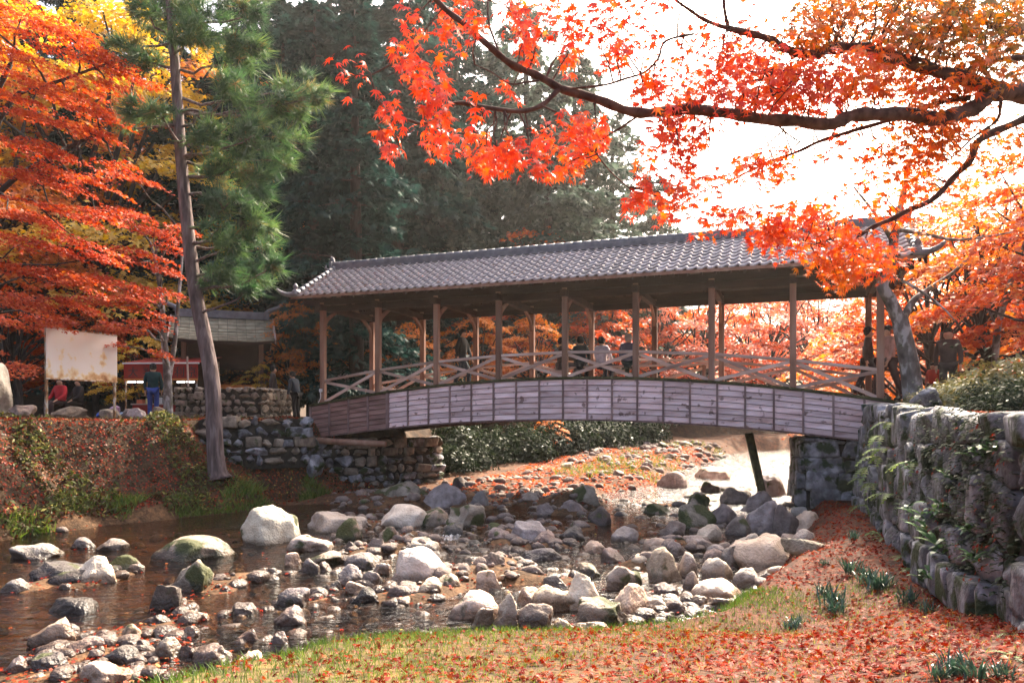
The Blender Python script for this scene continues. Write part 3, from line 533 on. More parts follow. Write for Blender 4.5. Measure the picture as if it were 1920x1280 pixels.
for c, r in cells:
    t = T0 + tw * (c + 0.5); s = r * ex - 0.03
    yy, zz = EY + math.cos(SL) * s, EZ + 0.012 + math.sin(SL) * s
    jt = random.uniform(-.012, .012)
    if (c, r) in near: link('roof_tile', tmesh, roof, (t, yy, zz), (SL, 0, jt))
    else:
        m4 = Matrix.Translation((t, yy, zz)) @ Euler((SL, 0, jt)).to_matrix().to_4x4(); rest.add([m4 @ Vector(p) for p in tv], tf)
    if r in (0, 1, 8):
        m4 = Matrix.Translation((t, BW - yy, zz)) @ Matrix.Rotation(math.pi, 4, 'Z') @ Matrix.Rotation(SL, 4, 'X'); back.add([m4 @ Vector(p) for p in tv], tf)
o = rest.build('roof_tiling', M['tile'], roof, smooth=True); o['kind'] = 'stuff'
back.add([(T0, BW - EY - .3, EZ + .2), (T1, BW - EY - .3, EZ + .2), (T1, RY, RZ + .03), (T0, RY, RZ + .03)], [(0, 1, 2, 3)])
o = back.build('rear_tiling', M['tile'], roof, smooth=True); o['kind'] = 'stuff'
# ridge
for k, (w, z0, z1) in enumerate(((0.34, RZ - 0.02, RZ + 0.06), (0.27, RZ + 0.063, RZ + 0.12), (0.22, RZ + 0.123, RZ + 0.20))):
    MB().box(T0 + .1, T1 - .1, RY - w / 2, RY + w / 2, z0, z1).build('ridge_course', M['ridge'], roof)
def halfpipe(L_, r, n=8):
    mb = MB()
    for x in (0, L_):
        for k in range(n + 1): mb.v.append((x, -r * math.cos(math.pi * k / n), r * math.sin(math.pi * k / n)))
    for k in range(n): mb.f.append((k, k + 1, n + 2 + k, n + 1 + k))
    mb.f += [tuple(range(n + 1))[::-1], tuple(range(n + 1, 2 * n + 2))]
    return mb.mesh('cap', M['ridge'], True)
cm = halfpipe(0.30, 0.095)
for i in range(62): link('ridge_cap', cm, roof, (T0 + 0.1 + i * (T1 - T0 - .2) / 62, RY, RZ + 0.20), (0, random.uniform(-.02, .02), 0))
def oni(t, s):
    mb = MB(); mb.box(t - .05, t + .05, RY - .2, RY + .2, RZ - .15, RZ + .28)
    mb.tube([(t, RY, RZ + .28), (t - s * .02, RY, RZ + .42), (t - s * .1, RY, RZ + .5)], [.09, .07, .03], 8)
    mb.tube([(t - s * .05, RY - .2, RZ - .1), (t - s * .1, RY - .32, RZ + .02), (t - s * .1, RY - .3, RZ + .14)], [.07, .05, .02], 6); mb.tube([(t - s * .05, RY + .2, RZ - .1), (t - s * .1, RY + .32, RZ + .02), (t - s * .1, RY + .3, RZ + .14)], [.07, .05, .02], 6)
    mb.build('ridge_ornament', M['ridge'], roof, smooth=False, bevel=.015)
    for sgn in (0, 1):
        f = (lambda y: y) if sgn == 0 else (lambda y: BW - y)
        n = 10; vm = MB()
        for k in range(n):
            a, b_ = k / n, (k + 1) / n - .01
            q = lambda w: (t + s * .12, f(EY + (RY - EY) * w), EZ + .09 + (RZ - EZ) * w)
            vm.tube([q(a), q(b_)], [.10, .088], 8)
        vm.build('verge_tile', M['ridge'], roof, smooth=True)
        c = (t + s * .12, f(EY), EZ + .09)
        om = MB(); om.lathe([(0.02, 0), (.13, .01), (.15, .06), (.10, .13), (.055, .17), (.085, .22), (.09, .27), (.05, .33), (.01, .37)], 12, (c[0], c[1] + (.02 if sgn == 0 else -.02), c[2]))
        e = f(EY - .02); d = -1 if sgn == 0 else 1
        om.tube(smoothline([(c[0] + s * .1, e, c[2]), (c[0] - s * .18, e + d * .06, c[2] - .03), (c[0] - s * .42, e + d * .16, c[2] + .03), (c[0] - s * .58, e + d * .24, c[2] + .17)], 3), [.09] * 4 + [.075] * 3 + [.06, .05, .035], 8)
        om.build('corner_ornament', M['ridge'], roof, smooth=True)
oni(T0 + .05, 1); oni(T1 - .05, -1)
# benches inside, log under the left end, prop under the right end, cable box
mbb = thing('bench', 'wooden bench along the far railing where three people sit', 'bench', on_deck(10.4, 2.75), -TH)
zz = dz(9.9) - dz(10.4)
MB().box(-2.7, 2.6, -.2, .2, .50 + zz, .55 + zz).build('seat', M['railwood'], mbb)
for x in (-2.4, 0, 2.3):
    for y in (-.14, .14): MB().box(x - .04, x + .04, y - .04, y + .04, dz(10.4 + x) - dz(10.4), .50 + zz).build('leg', M['wood'], mbb)
lg = MB().tube([(-8.0, 25.85, 2.02), (-6.0, 25.45, 1.93), (-4.2, 25.0, 1.86)], [.11, .11, .10], 9).build('support_log', M['wood'], smooth=True); tag(lg, 'sawn log lying under the left end of the bridge', 'log')
a = P(1404, 812, 23); b_ = P(1431, 918, 23.2)
pr = MB().bar(a, b_ - Vector((0, 0, .25)), .2, .2, up=(0, 1, 0)).build('prop_post', M['moss']); tag(pr, 'dark mossy slanting prop under the right half of the bridge', 'post')
cb = thing('cable_box', 'small white cable box with hanging cable on the leftmost bridge post', 'cable box', BR @ Vector((-.02, -.12, .93)), -TH)
MB().box(-.05, .05, -.04, .04, -.05, .06).build('box', M['white'], cb, bevel=.01)
MB().tube(smoothline([(0, -.02, -.05), (.02, -.04, -.25), (-.1, -.05, -.5), (-.16, -.05, -.75), (-.12, -.05, -.95)], 4), .014, 6).build('cable', M['white'], cb, smooth=True)
# ------------------------------------------------------------------ stone shapes
def rock_mesh(seed, sub=3, facets=9, amp=0.16, name='boulder'):
    r = random.Random(seed); bm = bmesh.new(); bmesh.ops.create_icosphere(bm, subdivisions=sub, radius=1.0)
    pl = []
    for _ in range(facets):
        d = Vector((r.gauss(0, 1), r.gauss(0, 1), r.gauss(0, .8))).normalized(); pl.append((d, r.uniform(0.55, 0.86)))
    off = Vector((r.uniform(0, 50), r.uniform(0, 50), r.uniform(0, 50)))
    for v in bm.verts:
        p = v.co.copy()
        for d, k in pl:
            e = p.dot(d) - k
            if e > 0: p -= d * e * 0.95
        p += p.normalized() * (mnoise.fractal(p * 1.6 + off, 0.9, 2.1, 4) * amp + mnoise.fractal(p * 5 + off, .9, 2.1, 3) * amp * .35)
        v.co = p
    mn = [min(v.co[i] for v in bm.verts) for i in range(3)]; mx = [max(v.co[i] for v in bm.verts) for i in range(3)]
    for v in bm.verts: v.co = Vector([(v.co[i] - (mn[i] + mx[i]) / 2) / (mx[i] - mn[i]) for i in range(3)])     # unit box
    me = bpy.data.meshes.new(name); bm.to_mesh(me); bm.free()
    me.polygons.foreach_set('use_smooth', [True] * len(me.polygons)); me.materials.append(M['rockgrey'])
    return me
BOULD = [rock_mesh(i, 4, 9 + i % 5, .11 + .02 * (i % 3)) for i in range(16)]
SMALL = [rock_mesh(100 + i, 3, 11, .08, 'stone') for i in range(8)]
PEB = [rock_mesh(200 + i, 2, 7, .1, 'pebble') for i in range(5)]
def block_mesh(seed, name='wall_stone'):
    r = random.Random(seed); bm = bmesh.new(); bmesh.ops.create_cube(bm, size=1.0)
    for v in bm.verts: v.co += Vector([r.uniform(-.13, .10) * (1 if c < 0 else -1) * -1 for c in v.co])
    bmesh.ops.bevel(bm, geom=list(bm.edges), offset=.15, segments=2, affect='EDGES', profile=.6)
    for v in bm.verts: v.co += v.co.normalized() * r.uniform(-.03, .03)
    me = bpy.data.meshes.new(name); bm.to_mesh(me); bm.free(); me.polygons.foreach_set('use_smooth', [True] * len(me.polygons)); me.materials.append(M['wallstone']); return me
BLOCK = [block_mesh(i) for i in range(12)]
def stone_wall(root, path, zb, zt, rh, sw, thick, mat, seed, batter=0.0, core=True, rnd=0.35, limit=300, meshes=None, cap=True):
    """courses of separate stones along a ground path; the visible side is on the right of the walking direction"""
    r = random.Random(seed); path = [Vector((p[0], p[1], 0)) for p in path]
    seg = [(b - a).length for a, b in zip(path, path[1:])]; Lt = sum(seg)
    def at(s):
        for (a, b), l in zip(zip(path, path[1:]), seg):
            if s <= l or b is path[-1]: d = (b - a).normalized(); return a + d * min(s, l + .3), d
            s -= l
    base = root.location; out = []
    s0 = 0
    ncol = 0
    # stacked courses with wandering heights
    ns = max(3, int(Lt / 0.25)); tops = {}
    z = None; lev = [zb(k / ns) for k in range(ns + 1)]
    while True:
        if all(lev[k] >= zt(k / ns) - 0.06 for k in range(ns + 1)): break
        s = r.uniform(-.3, 0) * sw
        h0 = rh * r.uniform(.8, 1.2)
        while s < Lt:
            w = sw * r.uniform(1 - rnd, 1 + rnd * 1.3); h = h0 * r.uniform(.85, 1.2)
            k = min(ns, max(0, int((s + w / 2) / Lt * ns))); zlo = lev[k]; top = zt(k / ns)
            if zlo < top - 0.05:
                hh = min(h, top - zlo + .04) if top - zlo > h * 1.4 else (top - zlo)
                hh = max(hh, .08); p, d = at(min(max(s + w / 2, 0), Lt)); nrm = Vector((d.y, -d.x, 0))
                zc = zlo + hh / 2; p = p - nrm * (batter * (zc - zb(k / ns)) + r.uniform(0, .06) * thick)
                out.append((p, d, w, hh, zc, r.random()))
            s += w
        for k in range(ns + 1): lev[k] += h0
        h0 = rh
    for p, d, w, hh, zc, q in out:
        me = r.choice(meshes or BLOCK)
        o = link('wall_stone', me, root, (p.x - base.x, p.y - base.y, zc - base.z), (r.uniform(-.06, .06), r.uniform(-.10, .10), math.atan2(d.y, d.x) + r.uniform(-.06, .06) + (math.pi if r.random() < .5 else 0)),
                 (w * 1.03, thick * r.uniform(.85, 1.15), hh * 1.05), mat if not isinstance(mat, (list, tuple)) else r.choice(mat))
    if core:
        mb = MB(); n = 24
        for k in range(n + 1):
            p, d = at(Lt * k / n); nrm = Vector((d.y, -d.x, 0)); f = k / n
            for zz, bt in ((zb(f) - .1, 0), (zt(f) - .07, batter * (zt(f) - zb(f)))):
                q = p - nrm * (bt - thick * .18); mb.v.append((q.x - base.x, q.y - base.y, zz - base.z)); q = p - nrm * (bt + thick * .5); mb.v.append((q.x - base.x, q.y - base.y, zz - base.z))
        for k in range(n):
            a = 4 * k; mb.f += [(a, a + 4, a + 6, a + 2), (a + 2, a + 6, a + 7, a + 3), (a + 1, a + 3, a + 7, a + 5)]
        mb.build('wall_core', M['joint'], root)
    return out
# right-hand retaining wall along the leaf path
rw = thing('stone_retaining_wall', 'tall mossy dry-stone retaining wall with ferns on the right', 'stone wall', (6.3, 12.2, 0.4))
RWP = [(9.6, 20.4), (8.75, 18.9), (8.2, 17.5), (6.3, 12.2), (4.2, 6.2), (2.9, 2.5), (2.0, 0.0)]
rb = random.Random(3)
RWO = stone_wall(rw, RWP, lambda f: 0.25 + 0.75 * f, lambda f: E + .34 - .52 * f + .05 * math.sin(f * 40), 0.42, 0.56, 0.44, M['wallstone'], 5, batter=0.10, meshes=BOULD[:10] + BLOCK, rnd=.5)
# cut-stone abutments under the bridge
ra = thing('stone_abutment', 'squared stone abutment under the right end of the bridge', 'abutment', (8.6, 20.7, 0.3))
stone_wall(ra, [(9.1, 24.0), (8.25, 21.0), (10.3, 20.0)], lambda f: 0.25, lambda f: E - .62, 0.42, 0.85, 0.6, M['wallstone'], 8, batter=.05, rnd=.3)
la = thing('stone_abutment', 'rubble abutment wall under the left end of the bridge', 'abutment', (-5, 26.9, 0.3))
stone_wall(la, [(-7.0, 25.35), (-4.9, 26.6), (-2.75, 28.25), (-3.1, 31.0)], lambda f: 0.2, lambda f: E - .75, 0.30, 0.45, 0.5, [M['warmstone'], M['wallstone']], 9, batter=.06, meshes=BOULD + BLOCK[:4], rnd=.5)
lr = thing('stone_retaining_wall', 'low rubble wall holding the left bank beside the bridge', 'stone wall', (-8.9, 23.9, 1.2))
stone_wall(lr, [(-9.9, 23.7), (-8.2, 24.0), (-6.85, 24.95)], lambda f: 1.2, lambda f: E - .02 + .05 * math.sin(f * 30), 0.30, 0.46, 0.5, [M['warmstone'], M['wallstone']], 12, batter=.10, meshes=BOULD + BLOCK[:3], rnd=.5)
pe = thing('stone_platform', 'square rubble-stone platform behind the leaning tree', 'stone wall', (-10.9, 28.0, E - .1))
stone_wall(pe, [(-12.5, 28.0), (-9.3, 27.9), (-9.1, 30.6)], lambda f: E - .1, lambda f: E + 1.12, 0.24, 0.36, 0.35, M['warmstone'], 14, rnd=.6, meshes=BOULD + BLOCK[:3])
MB().box(-1.4, 1.55, .1, 2.6, .9, 1.16).build('platform_top', M['warmstone'], pe)
# ------------------------------------------------------------------ boulders and stones of the stream
rr = random.Random(11)
kindname = {'rockpale': 'boulder', 'rockgrey': 'boulder', 'rockdark': 'boulder', 'rockmoss': 'mossy_boulder'}
used_labels = set()
SHORT = [(q[0], q[1], ' '.join(q[5].split()[:5])) for q in RK if len(q[5]) > 1]
def stone_label(x, y, W, mt, fallback, reach=9):
    """size, colour and the nearest boulder with a name of its own"""
    sz = 'large' if W > .85 else 'medium' if W > .5 else 'small' if W > .2 else 'very small'
    cl = {'rockpale': 'pale', 'rockgrey': 'grey', 'rockdark': 'dark', 'rockmoss': 'mossy'}[mt]
    for (a, b, nm) in sorted(SHORT, key=lambda q: (q[0] - x) ** 2 + (q[1] - y) ** 2)[:4]:
        full = next(q[5] for q in RK if (q[0], q[1]) == (a, b)); words_ = full.split()
        cut = next((k for k, w in enumerate(words_) if k > 2 and w in ('in', 'with', 'beside', 'near', 'at', 'right', 'left', 'behind', 'of', 'alone', 'on', 'by', 'below', 'under', 'leaning', 'sloping', 'standing', 'half', 'beyond')), 6)
        if (a - x) ** 2 + (b - y) ** 2 > reach ** 2: break
        du, dv = (x / y - a / b), (b - y)
        rel = ('right of' if du > 0 else 'left of') if abs(du) * b > abs(dv) * .7 else ('in front of' if dv > 0 else 'behind')
        lab = '%s %s stone %s the %s' % (sz, cl, rel, ' '.join(words_[:min(cut, 8)]))
        if lab not in used_labels: used_labels.add(lab); return lab
    return fallback
for i, (x, y, W, Hh, mt, lb) in enumerate(RK):
    me = BOULD[(i * 5 + 3) % len(BOULD)]
    zg = float(H(np.array([x]), np.array([y]))[0]); top = float(wlev(np.array(y))) + Hh
    hz = max(2.1 * Hh, top - zg + .12)
    o = link(kindname[mt] if len(lb) > 1 else 'river_stone', me, None, (x, y, top - hz / 2), (rr.uniform(-.12, .12), rr.uniform(-.14, .14), rr.uniform(-.5, .5) + (math.pi if rr.random() < .5 else 0)), (W * 1.14, W * rr.uniform(.8, 1.05), hz), M[mt])
    if len(lb) == 1: tag(o, stone_label(x, y, W, mt, ZONES[lb][0]), 'stone', ZONES[lb][1])
    else: tag(o, lb, 'boulder' if W > .6 else 'stone')
# smaller stones: on the bars, in the riffle and far up the bed
spots = []
def zone(n, f, s0, s1, lab, grp, mats, reachx=.3):
    k = 0; tries = 0
    while k < n and tries < 9000:
        tries += 1; x, y = f(); xl_ = np.interp(y, XLy, XLx); xr_ = np.interp(y, XRy, XRx)
        if x < xl_ + .1 or x > xr_ + reachx: continue
        s = s0 * (s1 / s0) ** rr.random()
        if any((x - a) ** 2 + (y - b) ** 2 < ((s + c) * .42) ** 2 for a, b, c in spots): continue
        if np.any((RKX[:, 0] - x) ** 2 + (RKX[:, 1] - y) ** 2 < ((s + RKX[:, 2]) * .40) ** 2): continue
        spots.append((x, y, s)); k += 1
        zg = float(H(np.array([x]), np.array([y]))[0]); h = s * rr.uniform(.4, .7)
        o = link('river_stone', rr.choice(SMALL), None, (x, y, zg + h * .28), (rr.uniform(-.3, .3), rr.uniform(-.3, .3), rr.uniform(0, 6.3)), (s, s * rr.uniform(.6, .9), h), M[rr.choice(mats)])
        mname = o.material_slots[0].material; mkey = next(k_ for k_ in ('rockpale', 'rockgrey', 'rockdark', 'rockmoss') if M[k_] is mname)
        tag(o, stone_label(x, y, s, mkey, lab, 2.2), 'stone', grp)
GR = ['rockgrey', 'rockgrey', 'rockpale', 'rockdark']
def px(u0, u1, v0, v1):
    def f():
        v = rr.uniform(v0, v1); y = (E + .0) * FPX / (v - HOR); return X(rr.uniform(u0, u1), y), y
    return f
zone(42, px(420, 760, 1040, 1200), .10, .30, 'small stone of the leaf-covered bar left of midstream', 'small stones of the left bar', GR)
zone(14, px(60, 420, 1180, 1285), .08, .2, 'small stone in the lower left corner shallows', 'small stones of the lower left', GR)
zone(40, px(620, 1000, 960, 1110), .14, .42, 'small stone between the boulders in front of the abutment', 'small stones of the middle', GR)
zone(34, px(980, 1300, 960, 1120), .12, .40, 'small stone of the riffle right of midstream', 'small stones of the riffle', GR)
zone(22, px(1180, 1420, 1000, 1150), .10, .32, 'small stone by the leaf-covered right bank', 'small stones by the right bank', GR)
zone(30, px(1285, 1520, 925, 1110), .28, .85, 'stone of the shore heap between the stream and the leaf path', 'stones of the right shore', ['rockgrey', 'rockgrey', 'rockpale', 'rockmoss'], .75)
def farbar():
    y = rr.uniform(23, 46); xc_ = np.interp(y, XCy, XCx); return rr.uniform(xc_ - 8.5, xc_ + 3.5), y
zone(52, farbar, .25, .95, 'stone on the far gravel bar seen under the bridge', 'stones of the far bar', ['rockgrey', 'rockgrey', 'rockmoss', 'rockpale', 'rockdark'])
# uncounted pebbles
Vp, Fp, Sp = [], [], []; nv = 0
pb = [(np.array([v.co[:] for v in m_.vertices]), np.array([l.vertex_index for l in m_.loops]), len(m_.polygons)) for m_ in PEB]
cand = 0
PXZ = [px(420, 1000, 1040, 1190), px(620, 1320, 930, 1120), px(1180, 1440, 960, 1150), px(60, 420, 1170, 1285), px(620, 1100, 920, 1060)]
while cand < 4000:
    if cand < 2300: x, y = PXZ[3 if cand % 37 == 0 else 0 if cand % 9 == 0 else (1, 2, 4)[cand % 3]]()
    elif cand < 2700: x, y = px(0, 700, 960, 1250)()
    else: x, y = farbar()
    if not (np.interp(y, XLy, XLx) + .1 < x < np.interp(y, XRy, XRx) + .1): continue
    zg = float(H(np.array([x]), np.array([y]))[0]); s = (rr.uniform(.06, .13) if rr.random() < .55 else rr.uniform(.13, .34)) * (1 + .02 * y)
    zg = max(zg, float(wlev(np.array(y))) - .10) if cand < 2300 else zg
    a, b_, n_ = pb[rr.randrange(5)]; c, q = math.cos(cand * 1.7), math.sin(cand * 1.7)
    p = a * np.array([s, s * rr.uniform(.6, .9), s * rr.uniform(.45, .75)]); p = np.stack([p[:, 0] * c - p[:, 1] * q, p[:, 0] * q + p[:, 1] * c, p[:, 2]], 1) + np.array([x, y, zg + .012])
    Vp.append(p); Fp.append(b_ + nv); Sp.append(np.full(n_, 3)); nv += len(p); cand += 1
o = link('pebbles', npmesh('pebbles', np.concatenate(Vp), np.concatenate(Fp), np.concatenate(Sp), M['rockgrey'], smooth=True)); tag(o, 'pebbles and gravel of the stream bed', 'pebbles', kind='stuff')
# ------------------------------------------------------------------ left bank: signboard, shrine, stall, stones
def gz(x, y): return float(H(np.array([x]), np.array([y]))[0])
SA, SB = Vector((-14.25, 23.0, 0)), Vector((-13.46, 25.55, 0)); sd = (SB - SA).normalized(); sn = Vector((sd.y, -sd.x, 0)); ang = math.atan2(sd.y, sd.x); sw_ = (SB - SA).length
sg = thing('signboard', 'white weathered notice board on two rusty posts at left', 'signboard', (SA.x, SA.y, E - .1), ang)
m, t, N, L = nt('faded_board'); out = N('OutputMaterial'); b = N('BsdfPrincipled'); L(b.outputs[0], out.inputs[0]); b.inputs['Roughness'].default_value = .35
tc = N('TexCoord'); n1 = N('TexNoise'); n1.inputs['Scale'].default_value = 2.6; n1.inputs['Detail'].default_value = 9; L(tc.outputs['Object'], n1.inputs[0])
sp = N('SeparateXYZ'); L(tc.outputs['Object'], sp.inputs[0]); mr = N('MapRange'); mr.inputs[1].default_value = 1.3; mr.inputs[2].default_value = 2.3; mr.inputs[3].default_value = .07; mr.inputs[4].default_value = -.12; L(sp.outputs[2], mr.inputs[0])
ad = N('Math'); L(n1.outputs[0], ad.inputs[0]); L(mr.outputs[0], ad.inputs[1])
rp = ramp(N, [(0.0, (.92, .92, .90)), (.50, (.90, .88, .83)), (.56, (.85, .72, .45)), (.66, (.66, .40, .18)), (.76, (.35, .16, .07))]); L(ad.outputs[0], rp.inputs[0]); L(rp.outputs[0], b.inputs['Base Color'])
M['signface'] = m
M['rust'] = surf('rusty_steel', [(.35, (.16, .07, .03)), (.5, (.42, .25, .12)), (.6, (.6, .56, .5))], scale=9, coord='obj', stretch=(1, 1, .5), rough=.7)
MB().box(-.02, sw_ + .02, -.03, .0, 1.31, 2.86).build('panel', M['signface'], sg, bevel=.006)
for z in (1.29, 2.865): MB().box(-.03, sw_ + .03, -.045, .015, z - .02, z + .02).build('frame_rail', M['rust'], sg)
for x in (0.03, sw_ - .03): MB().box(x - .035, x + .035, .002, .07, -.4, 2.85).build('post', M['rust'], sg)
for x in (.8, 1.6): MB().box(x - .02, x + .02, .002, .04, 1.33, 2.83).build('stiffener', M['rust'], sg)
# shrine pavilion
M['shroof'] = surf('shingle_roof', [(.3, (.17, .145, .10)), (.6, (.31, .275, .19)), (.8, (.42, .39, .29))], scale=3, bscale=20, bump=.5, coord='obj', vary=.12)
M['redpaint'] = surf('red_cloth', [(.3, (.22, .014, .010)), (.7, (.32, .028, .015))], scale=3, bump=.1, vary=.05)
M['orange'] = surf('orange_paint', [(.3, (.55, .16, .04)), (.7, (.7, .26, .06))], scale=4, vary=.05)
SR = thing('shrine_pavilion', 'small dark wooden shrine hall with moss-yellow gabled roof', 'shrine', (-13.15, 34.2, E - .1), math.radians(21))
for x in (-1.6, 1.6):
    for y in (-1.0, 1.3): MB().box(x - .1, x + .1, y - .1, y + .1, -.2, 3.45).build('post', M['wood'], SR)
MB().box(-1.5, 1.5, 1.05, 1.25, 0, 3.4).build('back_wall', M['darkwood'], SR); MB().box(-1.55, -1.45, -.9, 1.2, 0, 3.4).build('side_wall', M['darkwood'], SR)
MB().box(1.45, 1.55, -.9, 1.2, 0, 3.4).build('side_wall', M['darkwood'], SR)
MB().box(-1.5, 1.5, -.95, -.85, 2.2, 3.4).build('lintel', M['darkwood'], SR); MB().box(-.1, 1.4, -.98, -.88, .6, 1.55).build('offertory_panel', M['orange'], SR)
MB().box(-1.75, 1.75, -1.1, 1.4, -.2, .25).build('plinth', M['warmstone'], SR)
rf = MB()
def rsec(x, top):   # concave roof section
    e = .16 if abs(x) > 1.6 else 0
    return [(x, -1.9, 3.36 + e), (x, -1.2, 3.62 + e * .6), (x, -.5, 4.05 + e * .3), (x, .1, 4.62), (x, .7, 4.05 + e * .3), (x, 1.4, 3.62 + e * .6), (x, 2.1, 3.36 + e)]
xs_ = [-2.15, -1.3, 0, 1.3, 2.15]; S_ = [rsec(x, 0) for x in xs_]
for s in S_: rf.v += s + [(a, b_, c - .12) for a, b_, c in s]
for i in range(4):
    for k in range(6):
        a = i * 14 + k; rf.f += [(a, a + 14, a + 15, a + 1), (a + 7, a + 8, a + 22, a + 21)]
    a = i * 14; rf.f += [(a, a + 7, a + 21, a + 14), (a + 6, a + 20, a + 27, a + 13)]
for i in (0, 4):
    for k in range(6):
        a = i * 14 + k; rf.f.append((a, a + 1, a + 8, a + 7))
rfo = rf.build('roof', M['darkwood'], SR)
for r_ in range(8):       # shingle courses on the side in view
    for c_ in range(11):
        f0, f1 = r_ / 8, (r_ + 1.15) / 8
        def pt(f, x):
            ys_ = [-1.92, -1.2, -.5, .08]; zs_ = [3.38, 3.65, 4.08, 4.64]; g = min(f, 1) * 3; i0 = min(2, int(g)); return (x, ys_[i0] + (ys_[i0+1]-ys_[i0])*(g-i0), zs_[i0] + (zs_[i0+1]-zs_[i0])*(g-i0) + (.1 * max(0, abs(x) - 1.3) * (1 - f)))
        x0, x1 = -2.16 + 4.32 * c_ / 11, -2.16 + 4.32 * (c_ + .97) / 11
        p = [pt(f0, x0), pt(f0, x1), pt(f1, x1), pt(f1, x0)]
        MB().add([(a, b_ - .01, c + .045) for a, b_, c in p[:2]] + [(a, b_, c + .012) for a, b_, c in p[2:]] + [(a, b_, c + .004) for a, b_, c in p], [(0,1,2,3),(0,4,5,1),(1,5,6,2),(3,7,4,0)]).build('shingle', M['shroof'], rfo)
MB().box(-2.0, 2.0, -.08, .28, 4.6, 4.95).build('ridge_beam', M['ridge'], rfo)
for s in (-1, 1):
    MB().tube(smoothline([(s * 1.9, .1, 4.9), (s * 2.05, .1, 5.05), (s * 2.4, .1, 5.2), (s * 2.62, .1, 5.42)], 3), [.13, .13, .12, .12, .11, .1, .09, .08, .06, .04], 8).build('ridge_horn', M['ridge'], rfo, smooth=True)
    MB().bar((s * 2.17, -1.95, 3.42), (s * 2.17, .1, 4.6), .05, .2).build('barge_board', M['railwood'], rfo); MB().bar((s * 2.17, 2.15, 3.42), (s * 2.17, .1, 4.6), .05, .2).build('barge_board', M['railwood'], rfo)
# food stall
ST = thing('food_stall', 'red food stall with lettered valance under the maples', 'market stall', (-14.3, 31.0, E - .1), math.radians(-3))
MB().box(-1.75, 1.38, -.03, 0, 1.66, 2.3).build('valance', M['redpaint'], ST)
MB().box(-1.75, 1.38, -.035, -.004, 1.62, 1.70).build('valance_border', M['orange'], ST)
o = MB().box(0, 2.2, -.03, 0, 0, .62).build('side_valance', M['redpaint'], ST, loc=(-1.76, 0, 1.68)); o.rotation_euler = (0, math.radians(18), math.radians(118))
o2 = MB().box(0, 2.2, -.036, -.005, -.04, .05).build('side_border', M['orange'], ST, loc=(-1.76, 0, 1.68)); o2.rotation_euler = o.rotation_euler
MB().box(-1.8, 1.42, -.06, .04, 2.3, 2.36).build('awning_rail', M['white'], ST)
MB().add([(-1.8, 0, 2.35), (1.4, 0, 2.35), (1.4, 2.2, 2.75), (-1.8, 2.2, 2.75), (-1.8, 0, 2.33), (1.4, 0, 2.33), (1.4, 2.2, 2.73), (-1.8, 2.2, 2.73)], [(0,1,2,3),(7,6,5,4),(0,4,5,1),(1,5,6,2),(2,6,7,3),(3,7,4,0)]).build('canopy', M['redpaint'], ST)
for x in (-1.7, 1.3):
    for y in (.05, 2.1): MB().box(x - .025, x + .025, y - .025, y + .025, -.1, 2.35 + .18 * (y > 1)).build('post', M['rust'], ST)
MB().box(-1.45, 1.15, .1, .7, .02, .62).build('counter_front', M['redpaint'], ST); MB().box(-1.5, 1.2, .05, .8, .62, .67).build('counter_top', M['railwood'], ST)
MB().box(-1.45, 1.15, .75, 1.0, 1.0, 1.03).build('shelf', M['railwood'], ST)
MB().box(-1.7, 1.3, 2.05, 2.1, .0, 2.2).build('back_cloth', M['darkwood'], ST)
lamp = plain('fluorescent_tube', (1, .97, .9), emit=4)
for x in (-1.5, -1.1, .6, 1.0):
    MB().tube([(x - .16, .12, 1.56), (x + .16, .12, 1.56)], .025, 8).build('lamp_tube', lamp, ST)
M['ink'] = plain('black_ink', (.03, .012, .012))
for ch, x in (('大', -1.35), ('判', -.72), ('利', .62), ('京', 1.12)):
    cu = bpy.data.curves.new('letter', 'FONT'); cu.body = ch; cu.size = .46; cu.align_x = 'CENTER'; cu.extrude = .002; cu.materials.append(M['ink'])
    o = bpy.data.objects.new('letter', cu); col.objects.link(o); dg = bpy.context.evaluated_depsgraph_get(); lm_ = bpy.data.meshes.new_from_object(o.evaluated_get(dg)); bpy.data.objects.remove(o); bpy.data.curves.remove(cu); o = link('letter', lm_, ST); o.location = (x, -.036, 1.80); o.rotation_euler = (math.radians(90), 0, 0)
for i, (x, c) in enumerate(((-1.2, (.55, .12, .05)), (-.85, (.6, .5, .2)), (-.45, (.5, .5, .5)), (.45, (.2, .3, .55)), (.75, (.6, .55, .5)), (1.0, (.5, .1, .1)))):
    MB().box(-.12, .12, -.12, .12, 0, .16 + .05 * (i % 3)).build('goods_box', plain('goods_%d' % i, c), ST, loc=(x, .3, .672), rot=(0, 0, i * .4))
pk = thing('goods_pile', 'pink and blue cloth bundles beside the red stall', 'bundle', (-16.2, 30.6, gz(-16.2, 30.6)))
for x, s, c in ((0, .28, (.75, .45, .62)), (-.55, .2, (.05, .12, .5)), (.3, .18, (.3, .4, .55)), (-.1, .24, (.3, .18, .12))):
    link('bundle', SMALL[int(s * 50) % 8], pk, (x, .1 * s, .22 + (.2 if s > .25 else 0)), (0, 0, s * 9), (s * 2.2, s * 1.6, s * 1.4), plain('cloth_%d' % int(s * 100), c))
